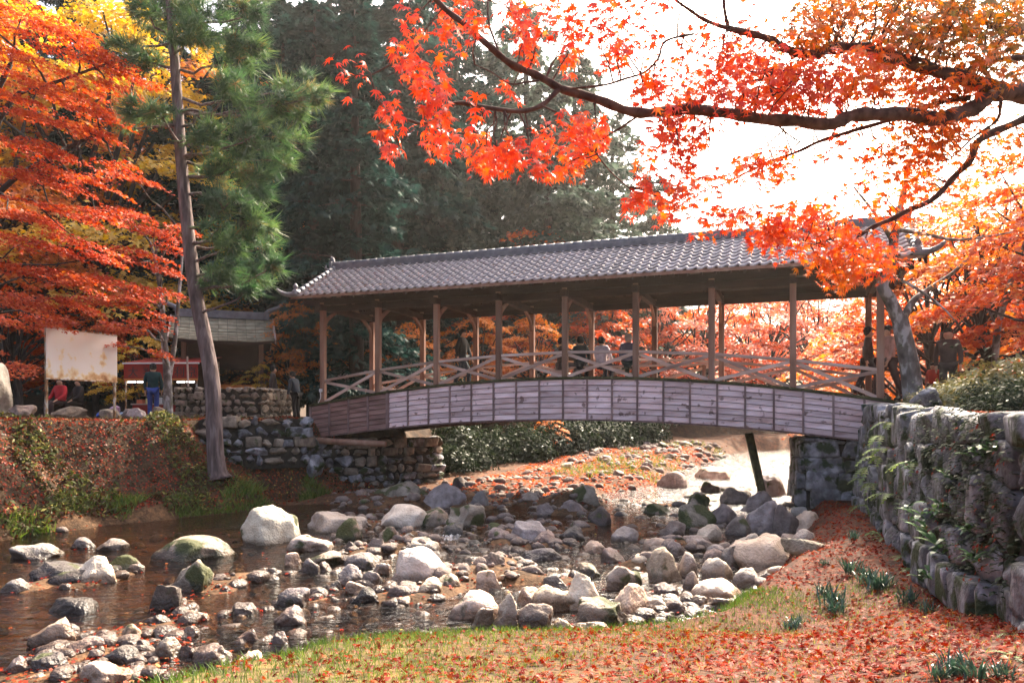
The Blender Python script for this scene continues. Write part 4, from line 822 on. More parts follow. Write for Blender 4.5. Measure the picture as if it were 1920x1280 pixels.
# small building seen behind the bridge
BH = thing('teahouse', 'low grey-roofed house behind the left end of the bridge', 'house', (-7.6, 47, gz(-7.6, 47)), .1)
MB().box(-2.6, 2.6, 0, 3, 0, 2.3).build('wall', M['darkwood'], BH)
MB().add([(-3.4, -1, 2.2), (3.4, -1, 2.2), (2.6, 1.5, 4.1), (-2.6, 1.5, 4.1), (3.4, 4, 2.2), (-3.4, 4, 2.2), (-3.4, -1, 2.05), (3.4, -1, 2.05), (3.4, 4, 2.05), (-3.4, 4, 2.05)], [(0,1,2,3),(1,4,2),(4,5,3,2),(5,0,3),(0,6,7,1),(1,7,8,4),(4,8,9,5),(5,9,6,0),(6,9,8,7)]).build('roof', M['tile'], BH)
for x in (-1.6, 0, 1.6): MB().box(x - .6, x + .6, -.03, .0, .2, 1.9).build('shoji_panel', M['railwood'], BH)
# standing stone, seats, bank-top stones
def bigstone(lab, u, v, y, w, h, dep, k, mat='warmstone', name='standing_stone', cat='stone', grp=None, ry=0):
    p = P(u, v, y); z0 = gz(p.x, y); 
    o = link(name, BOULD[k], None, (p.x, y, z0 + h * .42), (0, ry, k), (w, dep, h * 1.15), M[mat]); tag(o, lab, cat, grp)
bigstone('tall grey standing stone at the left edge of the bank', -8, 770, 24.5, 1.6, 2.0, .9, 2, 'rockgrey', ry=-.12)
bigstone('low grey block beside the standing stone at the left edge', 42, 780, 24.4, 1.0, .55, .7, 5, 'rockgrey', 'bank_stone')
bigstone('wide flat stone under the signboard', 128, 778, 27.0, 1.35, .5, .8, 7, 'warmstone', 'bank_stone')
bigstone('rounded stone at the right post of the signboard', 203, 778, 27.2, .75, .42, .6, 9, 'warmstone', 'bank_stone')
bigstone('flat grey stone right of the signboard post', 248, 776, 26.6, .7, .4, .6, 11, 'rockgrey', 'bank_stone')
bigstone('long edging stone on the bank top left of the leaning tree', 258, 784, 24.6, .9, .4, .5, 12, 'rockgrey', 'edging_stone')
bigstone('upright edging stone on the bank top beside the twin-stem maple', 297, 784, 24.7, .6, .45, .5, 13, 'warmstone', 'edging_stone')
bigstone('lichen-covered boulder at the left end of the bridge', 582, 790, 25.4, .9, .75, .7, 4, 'wallstone', 'bank_boulder')
bigstone('pale lichen boulder below the left bridge end', 592, 815, 25.2, .8, .7, .6, 8, 'wallstone', 'bank_boulder')
bigstone('rounded boulder on top of the right-hand wall', 1735, 752, 15.5, .62, .5, .5, 6, 'wallstone', 'coping_stone')
pl = MB().tube([P(353, 724, 28.2), P(351, 668, 28.2)], .035, 7).build('thin_post', M['railwood']); tag(pl, 'thin pale wooden stake on the stone platform', 'post')
# ------------------------------------------------------------------ people
SKIN = surf('skin', [(.3, (.42, .24, .16)), (.7, (.52, .32, .22))], scale=5, bump=0, vary=0)
def skinmesh(name, verts, edges, radii, mat, sub=1, root_i=0):
    me = bpy.data.meshes.new(name); me.from_pydata(verts, edges, []); me.update()
    o = bpy.data.objects.new(name, me); col.objects.link(o)
    m = o.modifiers.new('s', 'SKIN'); m.use_smooth_shade = True
    sk = me.skin_vertices[0].data
    for i, r in enumerate(radii): sk[i].radius = (r, r) if not isinstance(r, tuple) else r; sk[i].use_root = (i == root_i)
    ss = o.modifiers.new('u', 'SUBSURF'); ss.levels = sub; ss.render_levels = sub
    dg = bpy.context.evaluated_depsgraph_get(); ev = o.evaluated_get(dg); nm = bpy.data.meshes.new_from_object(ev); nm.name = name
    bpy.data.objects.remove(o); bpy.data.meshes.remove(me); nm.materials.clear(); nm.materials.append(mat); return nm
cloth_cache = {}
def cloth(c):
    if c not in cloth_cache: cloth_cache[c] = surf('clothing_%d' % len(cloth_cache), [(.3, tuple(x * .7 for x in c)), (.7, tuple(min(1, x * 1.15) for x in c))], scale=7, bscale=25, bump=.3, vary=0, rough=.9)
    return cloth_cache[c]
def person(label, loc, face, pose='stand', h=1.65, top=(.1, .1, .1), low=(.03, .03, .04), hair=(.012, .01, .01), armf=0, group=None, lean=0, bare=False):
    """face: heading angle of the looking direction, 0 = along +y, positive = turned left"""
    R_ = thing('person', label, 'person', loc, face, group); k = h / 1.65 * 1.27; sit = pose == 'sit'
    dzp = -.40 if sit else 0
    st = {'stand': 0, 'walk': .24, 'sit': 0}[pose]
    ly = lambda z: lean * (z - .9) 
    J = {'pel': (0, 0, .93 + dzp), 'waist': (0, ly(1.1) - .01, 1.08 + dzp), 'chest': (0, ly(1.3), 1.28 + dzp), 'neck': (0, ly(1.42) + .0, 1.43 + dzp), 'hb': (0, ly(1.5) + .02, 1.50 + dzp), 'ht': (0, ly(1.6) + .025, 1.585 + dzp)}
    for s, n in ((-1, 'l'), (1, 'r')):
        sw_ = st * s
        J['sh' + n] = (.165 * s, ly(1.36), 1.36 + dzp)
        J['el' + n] = (.225 * s, ly(1.36) + (.10 if sit else -.6 * sw_ * .5) + armf * .1, 1.10 + dzp)
        J['wr' + n] = (.17 * s if sit else .22 * s, ly(1.36) + (.30 if sit else .06 - .9 * sw_ * .5) + armf * .25, (.98 if sit else .87) + dzp + armf * .2)
        J['hip' + n] = (.085 * s, 0, .88 + dzp)
        J['kn' + n] = (.10 * s, .43, .50) if sit else (.09 * s, .05 + sw_ * .75, .49)
        J['an' + n] = (.10 * s, .40, .09) if sit else (.09 * s, sw_ * 1.1 - .03, .085 + (.06 if sw_ < 0 else 0))
        J['to' + n] = (.115 * s, .56, .04) if sit else (.11 * s, sw_ * 1.1 + .14, .045)
    J = {a: Vector(p) * k for a, p in J.items()}
    def sub(names, links, rad, mat, nm, lv=1):
        ix = {n: i for i, n in enumerate(names)}
        return link(nm, skinmesh(nm, [tuple(J[n]) for n in names], [(ix[a], ix[b]) for a, b in links], [(rad[n][0] * k, rad[n][1] * k) if isinstance(rad[n], tuple) else rad[n] * k for n in names], mat, lv), R_)
    # hands with five fingers
    for n, s in (('l', -1), ('r', 1)):
        d = (J['wr' + n] - J['el' + n]).normalized(); sd_ = Vector((0, 1, 0)) if abs(d.z) > .6 else Vector((s * -1, 0, 0))
        J['pa' + n] = J['wr' + n] + d * .06 * k
        for q in range(4): J['f%d%s' % (q, n)] = J['pa' + n] + d * (.085 - .01 * abs(q - 1.2)) * k + sd_ * (.03 - .019 * q) * k
        J['f4' + n] = J['wr' + n] + d * .05 * k + sd_ * .05 * k
    names = ['pel', 'waist', 'chest', 'neck', 'hb', 'ht']; links = [('pel', 'waist'), ('waist', 'chest'), ('chest', 'neck'), ('neck', 'hb'), ('hb', 'ht')]
    rad = {'pel': (.12, .09), 'waist': (.10, .08), 'chest': (.10, .08), 'neck': .055, 'hb': .085, 'ht': .075}
    for n in 'lr':
        names += ['sh' + n, 'el' + n, 'wr' + n, 'pa' + n] + ['f%d%s' % (q, n) for q in range(5)] + ['hip' + n, 'kn' + n, 'an' + n, 'to' + n]
        links += [('chest', 'sh' + n), ('sh' + n, 'el' + n), ('el' + n, 'wr' + n), ('wr' + n, 'pa' + n)] + [('pa' + n, 'f%d%s' % (q, n)) for q in range(4)] + [('wr' + n, 'f4' + n), ('pel', 'hip' + n), ('hip' + n, 'kn' + n), ('kn' + n, 'an' + n), ('an' + n, 'to' + n)]
        rad.update({'sh' + n: .04, 'el' + n: .038, 'wr' + n: .028, 'pa' + n: (.03, .018), 'hip' + n: .075, 'kn' + n: .052, 'an' + n: .04, 'to' + n: .03})
        for q in range(5): rad['f%d%s' % (q, n)] = .009
    J['nose'] = J['hb'] + Vector((0, .10, .01)) * k; names.append('nose'); links.append(('hb', 'nose')); rad['nose'] = .012
    for n, s in (('l', -1), ('r', 1)): J['ear' + n] = J['hb'] + Vector((s * .092, -.005, .01)) * k; names.append('ear' + n); links.append(('hb', 'ear' + n)); rad['ear' + n] = (.012, .022)
    sub(names, links, rad, SKIN, 'body')
    tn = ['waist', 'pel', 'chest', 'neck'] + [a + n for n in 'lr' for a in ('sh', 'el', 'wr')]
    sub(tn, [('pel', 'waist'), ('waist', 'chest'), ('chest', 'neck')] + [l for n in 'lr' for l in (('chest', 'sh' + n), ('sh' + n, 'el' + n), ('el' + n, 'wr' + n))],
        {'waist': (.165, .125), 'pel': (.17, .13), 'chest': (.18, .135), 'neck': .066, **{'sh' + n: .075 for n in 'lr'}, **{'el' + n: .058 for n in 'lr'}, **{'wr' + n: .043 for n in 'lr'}}, cloth(top), 'jacket')
    sub(['pel'] + [a + n for n in 'lr' for a in ('hip', 'kn', 'an')], [l for n in 'lr' for l in (('pel', 'hip' + n), ('hip' + n, 'kn' + n), ('kn' + n, 'an' + n))],
        {'pel': (.16, .12), **{'hip' + n: .098 for n in 'lr'}, **{'kn' + n: .074 for n in 'lr'}, **{'an' + n: .06 for n in 'lr'}}, cloth(low), 'trousers')
    for n in 'lr':
        mbs = MB(); a = J['an' + n]; c_ = J['to' + n]; mbs.tube([a + Vector((0, -.05, -.03)) * k, (a + c_) / 2 + Vector((0, 0, -.005)) * k, c_ + Vector((0, .03, .0)) * k, c_ + Vector((0, .06, -.005)) * k], [.05 * k, .05 * k, .045 * k, .02 * k], 8).build('shoe', cloth((.03, .025, .02)), R_, smooth=True)
    # hair cap
    bm = bmesh.new(); bmesh.ops.create_uvsphere(bm, u_segments=12, v_segments=9, radius=1)
    c_ = (J['hb'] + J['ht']) / 2
    for v in bm.verts:
        p = v.co; f = 1 + .1 * mnoise.noise(p * 3 + Vector((h * 9, 0, 0)))
        z = max(p.z, -.05 if p.y > .25 else -.75 if not bare else -.2)
        y_ = p.y if p.y < .4 or p.z > .3 else .35
        v.co = c_ + Vector((p.x * .103 * f, y_ * .113 * f - .012, z * .118 * f + .022)) * k
    me = bpy.data.meshes.new('hair'); bm.to_mesh(me); bm.free(); me.polygons.foreach_set('use_smooth', [True] * len(me.polygons)); link('hair', me, R_, mat=cloth(hair))
    return R_
FB = -TH      # facing away from the camera across the bridge
seat = dz(10.4) - dz(9.6)
for (u, lab, top, low, hair, hh, tw_) in ((1088, 'person in a dark jacket sitting on the bridge bench, leftmost of three backs', (.02, .028, .03), (.02, .02, .025), (.012, .01, .01), 1.62, .1),
                                    (1128, 'person in a white top sitting in the middle of the bridge bench', (.62, .55, .60), (.03, .035, .06), (.012, .01, .01), 1.58, -.25),
                                    (1178, 'grey-haired person in a blue-grey jacket on the right of the bridge bench', (.085, .085, .13), (.03, .05, .045), (.30, .28, .28), 1.66, .05)):
    # solve for the place on the bench line behind pixel column u
    best = min((abs((q := on_deck(t_ * .02, 2.70)).x / q.y - (u - 960) / FPX), t_ * .02) for t_ in range(300, 750))[1]
    p = on_deck(best, 2.70); p.z = on_deck(10.4, 2.75).z + zz
    person(lab, p, FB + tw_, 'sit', hh, top, low, hair, group='people on the bridge bench')
p = on_deck(7.9, 2.6); person('person in brown sitting sideways on the bridge left of the bench', p + Vector((0, 0, .0)), FB - 1.2, 'sit', 1.6, (.09, .055, .04), (.12, .10, .09), (.02, .012, .01), armf=.4)
MB().box(-.25, .25, -.2, .2, 0, .42).build('stool', M['railwood'], None, loc=p - Vector((0.05, 0, 0)), rot=(0, 0, FB)); tag(bpy.data.objects['stool'], 'low wooden stool under the sideways sitter on the bridge', 'stool')
person('person in a dark coat walking across the left half of the bridge', on_deck(4.3, 2.3), FB - math.pi / 2, 'walk', 1.68, (.03, .035, .035), (.03, .04, .05))
person('person in a pale salmon jacket at the right end of the bridge', on_deck(17.9, 1.0, .02), FB + math.pi / 2 + .5, 'walk', 1.66, (.50, .30, .25), (.06, .035, .035))
person('person in dark clothes leaving the right end of the bridge', on_deck(17.5, 2.3, .02), FB - math.pi / 2, 'walk', 1.7, (.07, .04, .035), (.04, .03, .03))
def gp(u, y): x = X(u, y); return Vector((x, y, gz(x, y)))
person('person in a dark jacket walking behind the shrubs at far right', gp(1778, 20.5), 2.6, 'walk', 1.72, (.07, .05, .045), (.04, .035, .035))
person('child in a red jacket behind the shrubs right of the maple trunk', gp(1750, 22.5), 2.2, 'stand', 1.12, (.45, .04, .025), (.1, .03, .03))
person('person in a red and white jacket sitting under the signboard', gp(113, 27.6), 2.9, 'sit', 1.6, (.40, .02, .03), (.05, .03, .03))
person('person in dark clothes sitting under the right half of the signboard', gp(147, 28.0), 2.6, 'sit', 1.58, (.025, .02, .02), (.03, .022, .02))
person('person with blue trousers standing in front of the red stall', gp(287, 29.6), .3, 'stand', 1.72, (.012, .045, .045), (.045, .075, .28))
person('person with light blue trousers walking left of the bridge end', gp(512, 30.0), -1.2, 'walk', 1.7, (.045, .03, .03), (.28, .28, .40))
person('person in dark blue leaning beside the left end of the bridge', gp(556, 29.5), 1.2, 'stand', 1.5, (.04, .05, .065), (.02, .02, .02), lean=.25)
# ------------------------------------------------------------------ leaf geometry
def star(tips, notch, base=True):
    V = [(0, 0, 0.03)]; pts = []
    for i, (a, r) in enumerate(tips):
        a = math.radians(a); pts.append((r * math.sin(a), r * math.cos(a), -.16 * r))
        if i < len(tips) - 1:
            b = math.radians((tips[i][0] + tips[i + 1][0]) / 2); pts.append((notch * math.sin(b), notch * math.cos(b), .0))
    return pts
T7 = star([(-128, .48), (-82, .78), (-40, .95), (0, 1.05), (40, .95), (82, .78), (128, .48)], .36)
NEAR_V = np.array([(0, -.08, .03)] + T7 + [(.02, -.75, -.12), (-.02, -.75, -.12)])
NEAR_F = [(0, 1 + 2 * i, 2 + 2 * i) if i == 0 else (0, 2 * i, 1 + 2 * i, 2 + 2 * i) if i < 6 else (0, 12, 13) for i in range(7)] + [(0, 14, 15)]
FAR_V = np.array(star([(-125, .6), (-62, .9), (0, 1.0), (62, .9), (125, .6)], .42)); FAR_F = [tuple(range(len(FAR_V)))]
DIA_V = np.array([(0, -1, 0), (.45, -.1, .06), (0, 1, -.05), (-.45, -.1, .06)]); DIA_F = [(0, 1, 2, 3)]
NEEDLE_V = []; NEEDLE_F = []
_r = random.Random(4)
for k in range(9):
    a = _r.uniform(0, 6.28); el = _r.uniform(-.1, 1.2); d = Vector((math.cos(a) * math.cos(el), math.sin(a) * math.cos(el), math.sin(el))); s = d.cross(Vector((.3, .2, 1))).normalized() * .05
    n = len(NEEDLE_V); NEEDLE_V += [tuple(s), tuple(-s), tuple(d)]; NEEDLE_F.append((n, n + 1, n + 2))
NEEDLE_V = np.array(NEEDLE_V)
SPR_V = []; SPR_F = []       # conifer spray: a drooping flat fan
for k in range(5):
    a = -1.0 + 2.0 * k / 4; d = Vector((math.sin(a), math.cos(a), -.25)); s = Vector((d.y, -d.x, 0)).normalized() * .13
    n = len(SPR_V); L_ = 1.0 if k == 2 else .8; SPR_V += [tuple(d * .05), tuple(d * .5 * L_ + s), tuple(d * L_), tuple(d * .5 * L_ - s)]; SPR_F.append((n, n + 1, n + 2, n + 3))
SPR_V = np.array(SPR_V)
def leaves(name, C, Nn, S, tmpl, tint, mat, up=None):
    V0, F0 = tmpl; C = np.asarray(C, float); Nn = np.asarray(Nn, float); n = len(C)
    Nn = Nn / np.linalg.norm(Nn, axis=1, keepdims=True)
    ref = rng.normal(size=(n, 3)) if up is None else np.asarray(up, float)
    e2 = ref - (ref * Nn).sum(1, keepdims=True) * Nn; e2 /= np.linalg.norm(e2, axis=1, keepdims=True) + 1e-9; e1 = np.cross(e2, Nn)
    S = np.broadcast_to(np.asarray(S, float), (n,))[:, None, None]; e1 = e1 * rng.uniform(.72, 1.08, (n, 1)); Nn = Nn * rng.uniform(.2, 3.2, (n, 1))        # uneven width and curl
    V = C[:, None] + S * (V0[None, :, 0:1] * e1[:, None] + V0[None, :, 1:2] * e2[:, None] + V0[None, :, 2:3] * Nn[:, None])
    k = len(V0); flat = np.concatenate([np.array(f) for f in F0]); sizes = np.array([len(f) for f in F0])
    I = (np.arange(n) * k)[:, None] + flat[None]
    return npmesh(name, V.reshape(-1, 3), I.ravel(), np.tile(sizes, n), mat, np.repeat(np.broadcast_to(tint, (n,)), len(F0)))
def sprays(cs, n_each, thick=.16, slope=.25, hub=(0, 0), seed=0):
    """leaves in flat drooping sprays; cs: (x,y,z,rx,ry)"""
    r = np.random.default_rng(seed); C = []; Nn = []
    for (x, y, z, rx, ry) in cs:
        n = max(6, int(n_each * rx * ry)); a = r.uniform(0, 2 * np.pi, n); q = np.sqrt(r.uniform(0, 1, n)) * (1 + .25 * np.sin(a * 3 + x * 7) + .15 * np.sin(a * 7 + y))
        dx, dy = rx * q * np.cos(a), ry * q * np.sin(a)
        out = np.array([x - hub[0], y - hub[1]]); out = out / (np.linalg.norm(out) + 1e-6)
        dzv = -slope * (dx * out[0] + dy * out[1]) - .25 * q * q * min(rx, ry) * .6 + r.normal(0, thick * .5, n) * (1 - .5 * q)
        C.append(np.stack([x + dx, y + dy, z + dzv], 1))
        nn = r.normal(0, .42, (n, 3)); nn[:, 2] = 1; nn[:, :2] += out * slope * 1.2; Nn.append(nn)
    return np.concatenate(C), np.concatenate(Nn)
def limb_to(mb, a, b, r0, r1, seed, sag=.15, n=5, sides=6):
    r = random.Random(seed); a = Vector(a); b = Vector(b); pts = []
    L_ = (b - a).length
    for i in range(n + 1):
        t = i / n; p = a.lerp(b, t) + Vector((0, 0, math.sin(t * math.pi) * sag * L_))
        if 0 < i < n: p += Vector((r.uniform(-1, 1), r.uniform(-1, 1), r.uniform(-1, 1))) * .05 * L_
        pts.append(p)
    mb.tube(pts, [r0 + (r1 - r0) * i / n for i in range(n + 1)], sides, cap=False); return pts
# ------------------------------------------------------------------ generic maples (unit tree: 6 m tall)
def maple_variant(seed, nl=95, stems=2, lf=1.0):
    r = random.Random(seed); mb = MB(); cs = []
    top = []
    for s in range(stems):
        a = r.uniform(0, 6.28); e = Vector((math.cos(a) * r.uniform(.3, .8), math.sin(a) * r.uniform(.3, .8), r.uniform(2.0, 2.8)))
        pts = smoothline([(0, 0, -.3), (0.05 * math.cos(a), .05 * math.sin(a), .5), (e.x * .5, e.y * .5, 1.3), e], 3); mb.tube(pts, [.15 - .08 * i / (len(pts) - 1) for i in range(len(pts))], 8); top.append(e)
    for i in range(34):
        h = 1.5 + 4.4 * (i + r.random()) / 34; f = (h - 1.5) / 4.4
        R = 2.9 * math.sqrt(max(.04, 1 - f ** 2.2)) * r.uniform(.35, 1.05); a = i * 2.4 + r.uniform(-.4, .4)
        x, y = R * math.cos(a), R * math.sin(a); rad = r.uniform(.55, 1.05) * (1.1 - .45 * f); cs.append((x, y, h, rad, rad * r.uniform(.75, 1.0)))
        e = min(top, key=lambda q: (q.x - x) ** 2 + (q.y - y) ** 2); st = Vector((e.x * .9, e.y * .9, min(e.z, h * .62)))
        limb_to(mb, st, (x, y, h - .05), .05, .012, seed * 50 + i, .08, 4, 5)
    C, Nn = sprays(cs, nl, .2, .3, seed=seed)
    S = rng.uniform(.075, .125, len(C)) * lf; tint = np.clip(.35 + .25 * vnoise(C[:, 0] * 1.3, C[:, 1] + C[:, 2] * 1.7, .9, seed) + rng.normal(0, .16, len(C)) + .2 * (C[:, 2] - 3) / 6, 0, 1)
    return mb.mesh('maple_trunk', M['darkbark'], True), leaves('maple_crown', C, Nn, S, (FAR_V, FAR_F), tint, M['mred'])
MV = [maple_variant(30 + i, 400, 2 + i % 2) for i in range(5)]
MV += [maple_variant(50 + i, 1150, 3, .58) for i in range(2)]      # tall trees: smaller leaves, more of them
def maple(label, u, y, s, mat, k, group=None, rz=None, dzz=0, bark='darkbark'):
    x = X(u, y); t = thing('maple_tree', label, 'tree', (x, y, gz(x, y) + dzz), rz if rz is not None else (k * 1.9 + u * .01), group, s)
    link('trunk', MV[k][0], t, mat=M[bark]); link('crown', MV[k][1], t, mat=M[mat]); return t
g1, g2 = 'maples behind the bridge', 'maples on the right bank'
MAPLES = [
 ('pink maple right of the seated people, beyond the stream bend', 1245, 57, 1.75, 'mpink', 0, g1), ('red maple filling the third bay from the right under the bridge roof', 1335, 59, 1.9, 'mred', 1, g1),
 ('pale red maple behind the second bay from the right of the bridge', 1430, 64, 2.05, 'mpink', 2, g1), ('orange maple behind the rightmost bay of the bridge', 1605, 36, 1.15, 'morange', 3, g1), ('red maple leaning over the far bend behind the right bays', 1520, 68, 2.2, 'mred', 0, g1),
 ('far pink maple rising just above the right part of the bridge roof', 1440, 82, 2.6, 'mpink', 4, g1), ('far pale red maple behind the middle of the bridge', 1310, 80, 2.4, 'mpink', 1, g1), ('far pink maple above the third bay of the roof', 1200, 72, 2.3, 'mpink', 3, g1),
 ('orange maple behind the seated people on the bridge', 1130, 51, 1.4, 'mred', 2, g1), ('red maple with crown above the middle of the bridge roof', 1000, 50, 2.1, 'mred', 3, g1),
 ('orange maple behind the middle bays left of the seated people', 1000, 44, 1.05, 'morange', 0, g1), ('yellow-orange maple behind the walker on the bridge', 890, 43, 1.0, 'morange', 4, g1),
 ('orange maple in front of the grey-roofed house', 765, 40, .85, 'morange', 1, g1), ('orange maple left of the bridge end', 555, 36, .95, 'morange', 2, g1), ('dull red maple peeping over the left part of the roof', 700, 50, 1.45, 'mred', 0, g1),
 ('small yellow maple beside the shrine hall', 488, 33.5, .42, 'myellow', 3, g1), ('low orange maple spray hanging under the bridge arch', 1030, 38.5, .36, 'morange', 4, g1),
 ('red maple right of the grey trunk at the bridge end', 1760, 26, 1.28, 'mred', 1, g2), ('orange maple at the right edge behind the shrubs', 1875, 23, 1.2, 'morange', 3, g2), ('tall red maple at the right edge of the picture', 1930, 31, 1.6, 'mred', 2, g2),
 ('orange maple behind the grey trunk at the bridge end', 1690, 31, 1.25, 'morange', 0, g2), ('far orange maple right of the roof end', 1820, 42, 1.75, 'morange', 4, g2), ('far red maple behind the roof end', 1650, 46, 1.6, 'mpink', 2, g2),
 ('red maple outside the right bank shading the wall', 2080, 19, 1.3, 'mred', 4, g2),
]
for (lb, u, y, s, mt, k, g) in MAPLES: maple(lb, u, y, s, mt, k, g)
g3 = 'maples of the left bank'
for (lb, u, y, s, mt, k, dz_) in (('yellow maple high behind the left trees', 235, 44, 4.0, 'myellow', 5, 0), ('tall yellow-orange maple at the top left corner', 50, 47, 4.2, 'myellow', 6, 0), ('tall orange maple behind the leaning pine', 380, 54, 4.2, 'morange', 5, 0), ('big yellow maple at the far left behind the red sprays', -60, 40, 3.6, 'morange', 5, 0), ('orange maple behind the signboard', 40, 33, 1.0, 'mred', 1, 0),
                         ('small yellow maple over the red stall', 268, 32.8, .62, 'myellow', 4, 0), ('red maple behind the stall', 180, 37, 1.2, 'mred', 3, 0), ('orange maple left of the shrine', 420, 42, 1.2, 'morange', 1, 0)): maple(lb, u, y, s, mt, k, g3, dzz=dz_)
# ------------------------------------------------------------------ the layered red maples at left, built spray by spray
def spray_maple(label, stems, sp, mat, bark, seed, nl=430, root=None, size=(.055, .09)):
    base = Vector(stems[0][0][0]); T = thing('maple_tree', label, 'tree', base, 0, g3); mb = MB(); ends = []
    for pts, r0, r1 in stems:
        pp = smoothline([Vector(p) - base for p in pts], 4); mb.tube(pp, [r0 + (r1 - r0) * i / (len(pp) - 1) for i in range(len(pp))], 9); ends += pp[len(pp) // 3:]
    cs = []
    r = random.Random(seed)
    for (u, v, w, y) in sp:
        c = P(u, v, y) - base; rx = w * y / FPX; cs.append((c.x, c.y, c.z, rx, rx * r.uniform(.6, .9)))
        for q in range(2):
            e = c + Vector((r.uniform(-.8, .8) * rx, r.uniform(-.5, .5) * rx, r.uniform(-.22, .1))); cs.append((e.x, e.y, e.z, rx * .55, rx * .5))
        st = min(ends, key=lambda p: (p - c).length + abs(p.z - c.z + .5) * .6); limb_to(mb, st, c - Vector((0, 0, .04)), .045, .012, seed + u, .05, 5, 6)
    mb.build('trunk', M[bark], T, smooth=True)
    C, Nn = sprays(cs, nl, .13, .33, seed=seed, hub=(-2.5, 0))
    tint = np.clip(.36 + .45 * (vnoise(C[:, 0] * 1.2, C[:, 1] + C[:, 2] * 2, .7, seed) - .4) + rng.normal(0, .14, len(C)), 0, 1)
    link('crown', leaves('crown', C, Nn, rng.uniform(*size, len(C)), (FAR_V, FAR_F), tint, M[mat]), T)
b1 = P(316, 772, 26.2); b1.z = gz(b1.x, 26.2)
spray_maple('twin-stemmed red maple between signboard and leaning tree', [([b1 - Vector((0, 0, .2)), P(314, 700, 26.2), P(308, 640, 26.2), P(303, 560, 26.2), P(290, 480, 26)], .17, .05), ([P(316, 712, 26.2), P(328, 640, 26.4), P(335, 560, 26.6), P(345, 440, 26.8)], .1, .04)],
 [(290,430,60,24.5),(335,425,38,24.3),(230,395,65,24),(300,500,45,24.5),(255,470,60,23.8),(310,545,34,24.8),(260,540,60,24),(305,590,30,25),(215,560,70,23.6),(270,605,40,24.6),(225,610,50,24.4),(180,520,70,23),(300,660,26,25.5),(345,470,20,25),(240,330,60,25),(320,460,30,25),(200,640,35,25.4)], 'mred', 'greybark', 61)
b2 = P(-60, 790, 23.6); b2.z = gz(b2.x, 23.6)
spray_maple('large red maple reaching in from the left edge in layers', [([b2 - Vector((0, 0, .2)), P(-55, 640, 23.6), P(-70, 420, 23.4), P(-40, 250, 23.2), P(20, 120, 23)], .26, .07), ([P(-65, 470, 23.4), P(0, 360, 23), P(100, 290, 22.8), P(190, 250, 22.6)], .11, .04), ([P(-50, 330, 23.3), P(20, 190, 23), P(90, 160, 22.8), P(200, 120, 23)], .1, .03)],
 [(40,30,100,22.5),(120,60,90,22.8),(60,110,90,22),(150,110,80,22.6),(215,110,55,22.8),(30,180,80,22),(120,170,80,22.2),(205,160,75,22.6),(270,150,45,23),(90,225,80,22),(180,215,65,22.4),(30,265,75,21.6),(110,285,60,22),(165,240,55,22.4),(60,330,80,21.6),(150,330,80,21.8),(215,310,45,22.5),(20,400,70,21.4),(110,390,90,21.6),(180,400,60,22),(60,450,85,21.4),(150,450,80,21.6),(15,500,70,21.4),(100,515,90,21.6),(190,480,50,22.2),(50,560,70,21.8),(140,570,60,22.2),(10,600,50,22.5),(90,600,50,22.8)], 'mred', 'darkbark', 71)
# ------------------------------------------------------------------ leaning pine
PB = P(410, 930, 22.2); PB.z = gz(PB.x, PB.y) - .1
PT = [PB, P(404, 850, 22.2), P(398, 720, 22.3), P(383, 630, 22.4), P(366, 545, 22.5), P(352, 430, 22.6), P(340, 300, 22.7), P(332, 180, 22.8), P(325, 80, 22.9), P(316, -20, 23), P(308, -180, 23.2), P(304, -420, 23.4)]
pine = thing('pine_tree', 'tall leaning pine trunk with green needle boughs on the left bank', 'tree', PB)
pp = [p - PB for p in smoothline(PT, 4)]; rad = np.interp(np.linspace(0, 1, len(pp)), [0, .03, .1, .35, .7, 1], [.40, .28, .24, .205, .14, .05]); mb = MB(); mb.tube(pp, list(rad), 14)
CL = [(420,60,80),(380,20,60),(460,110,60),(300,30,48),(270,110,42),(240,90,36),(440,170,58),(500,190,66),(560,165,55),(600,180,34),(545,210,50),(480,250,58),(430,260,58),(385,250,46),(450,310,66),(480,350,58),(430,380,58),(490,420,46),(440,450,56),(500,465,40),(400,330,40),(420,500,56),(470,515,46),(518,500,24),(392,520,36),(260,210,42),(300,215,36),(240,235,28),(460,545,32),(410,430,40),(520,300,40),(550,260,34),(360,60,50),(330,-40,70),(400,-60,80),(480,20,45),(270,20,34)]
C = []; Nn = []; TT = []; r = np.random.default_rng(5); ri = random.Random(5)
for j, (u, v, w) in enumerate(CL):
    y = 22.4 + ri.uniform(-1.1, 1.0); c = np.array(P(u, v, y) - PB); R = w * y / FPX * .86; n = int(260 * R * R) + 36
    d = r.normal(size=(9, 3)); d /= np.linalg.norm(d, axis=1, keepdims=True); tw_ = np.array([.9 if u > 350 else -.9, 0, .35])
    for d_ in d:        # needle tufts gathered at the ends of the twigs
        k_ = max(14, n // 6); cc = c + d_ * R * r.uniform(.45, .95) * np.array([1, .9, .6]); e_ = r.normal(size=(k_, 3)); e_ /= np.linalg.norm(e_, axis=1, keepdims=True)
        C.append(cc + e_ * r.uniform(.05, .36, (k_, 1)) * R * np.array([1.15, 1, .6])); Nn.append(e_ + d_ * .6 + tw_ * .8); TT.append(np.full(k_, r.normal(0, .2)))
    st = min(pp[6:], key=lambda p: (p - Vector(c)).length + max(0, p.z - c[2]) * 1.0); pts = limb_to(mb, st, Vector(c), .05, .016, j, -.06, 5, 6)
    for q_ in range(5):
        dd = Vector(d[q_]) * R * .85; dd.z *= .62; limb_to(mb, Vector(c).lerp(st, .15), Vector(c) + dd, .014, .005, j * 9 + q_, 0, 3, 4)
mb.build('trunk', M['bark'], pine, smooth=True)
C = np.concatenate(C); Nn = np.concatenate(Nn)
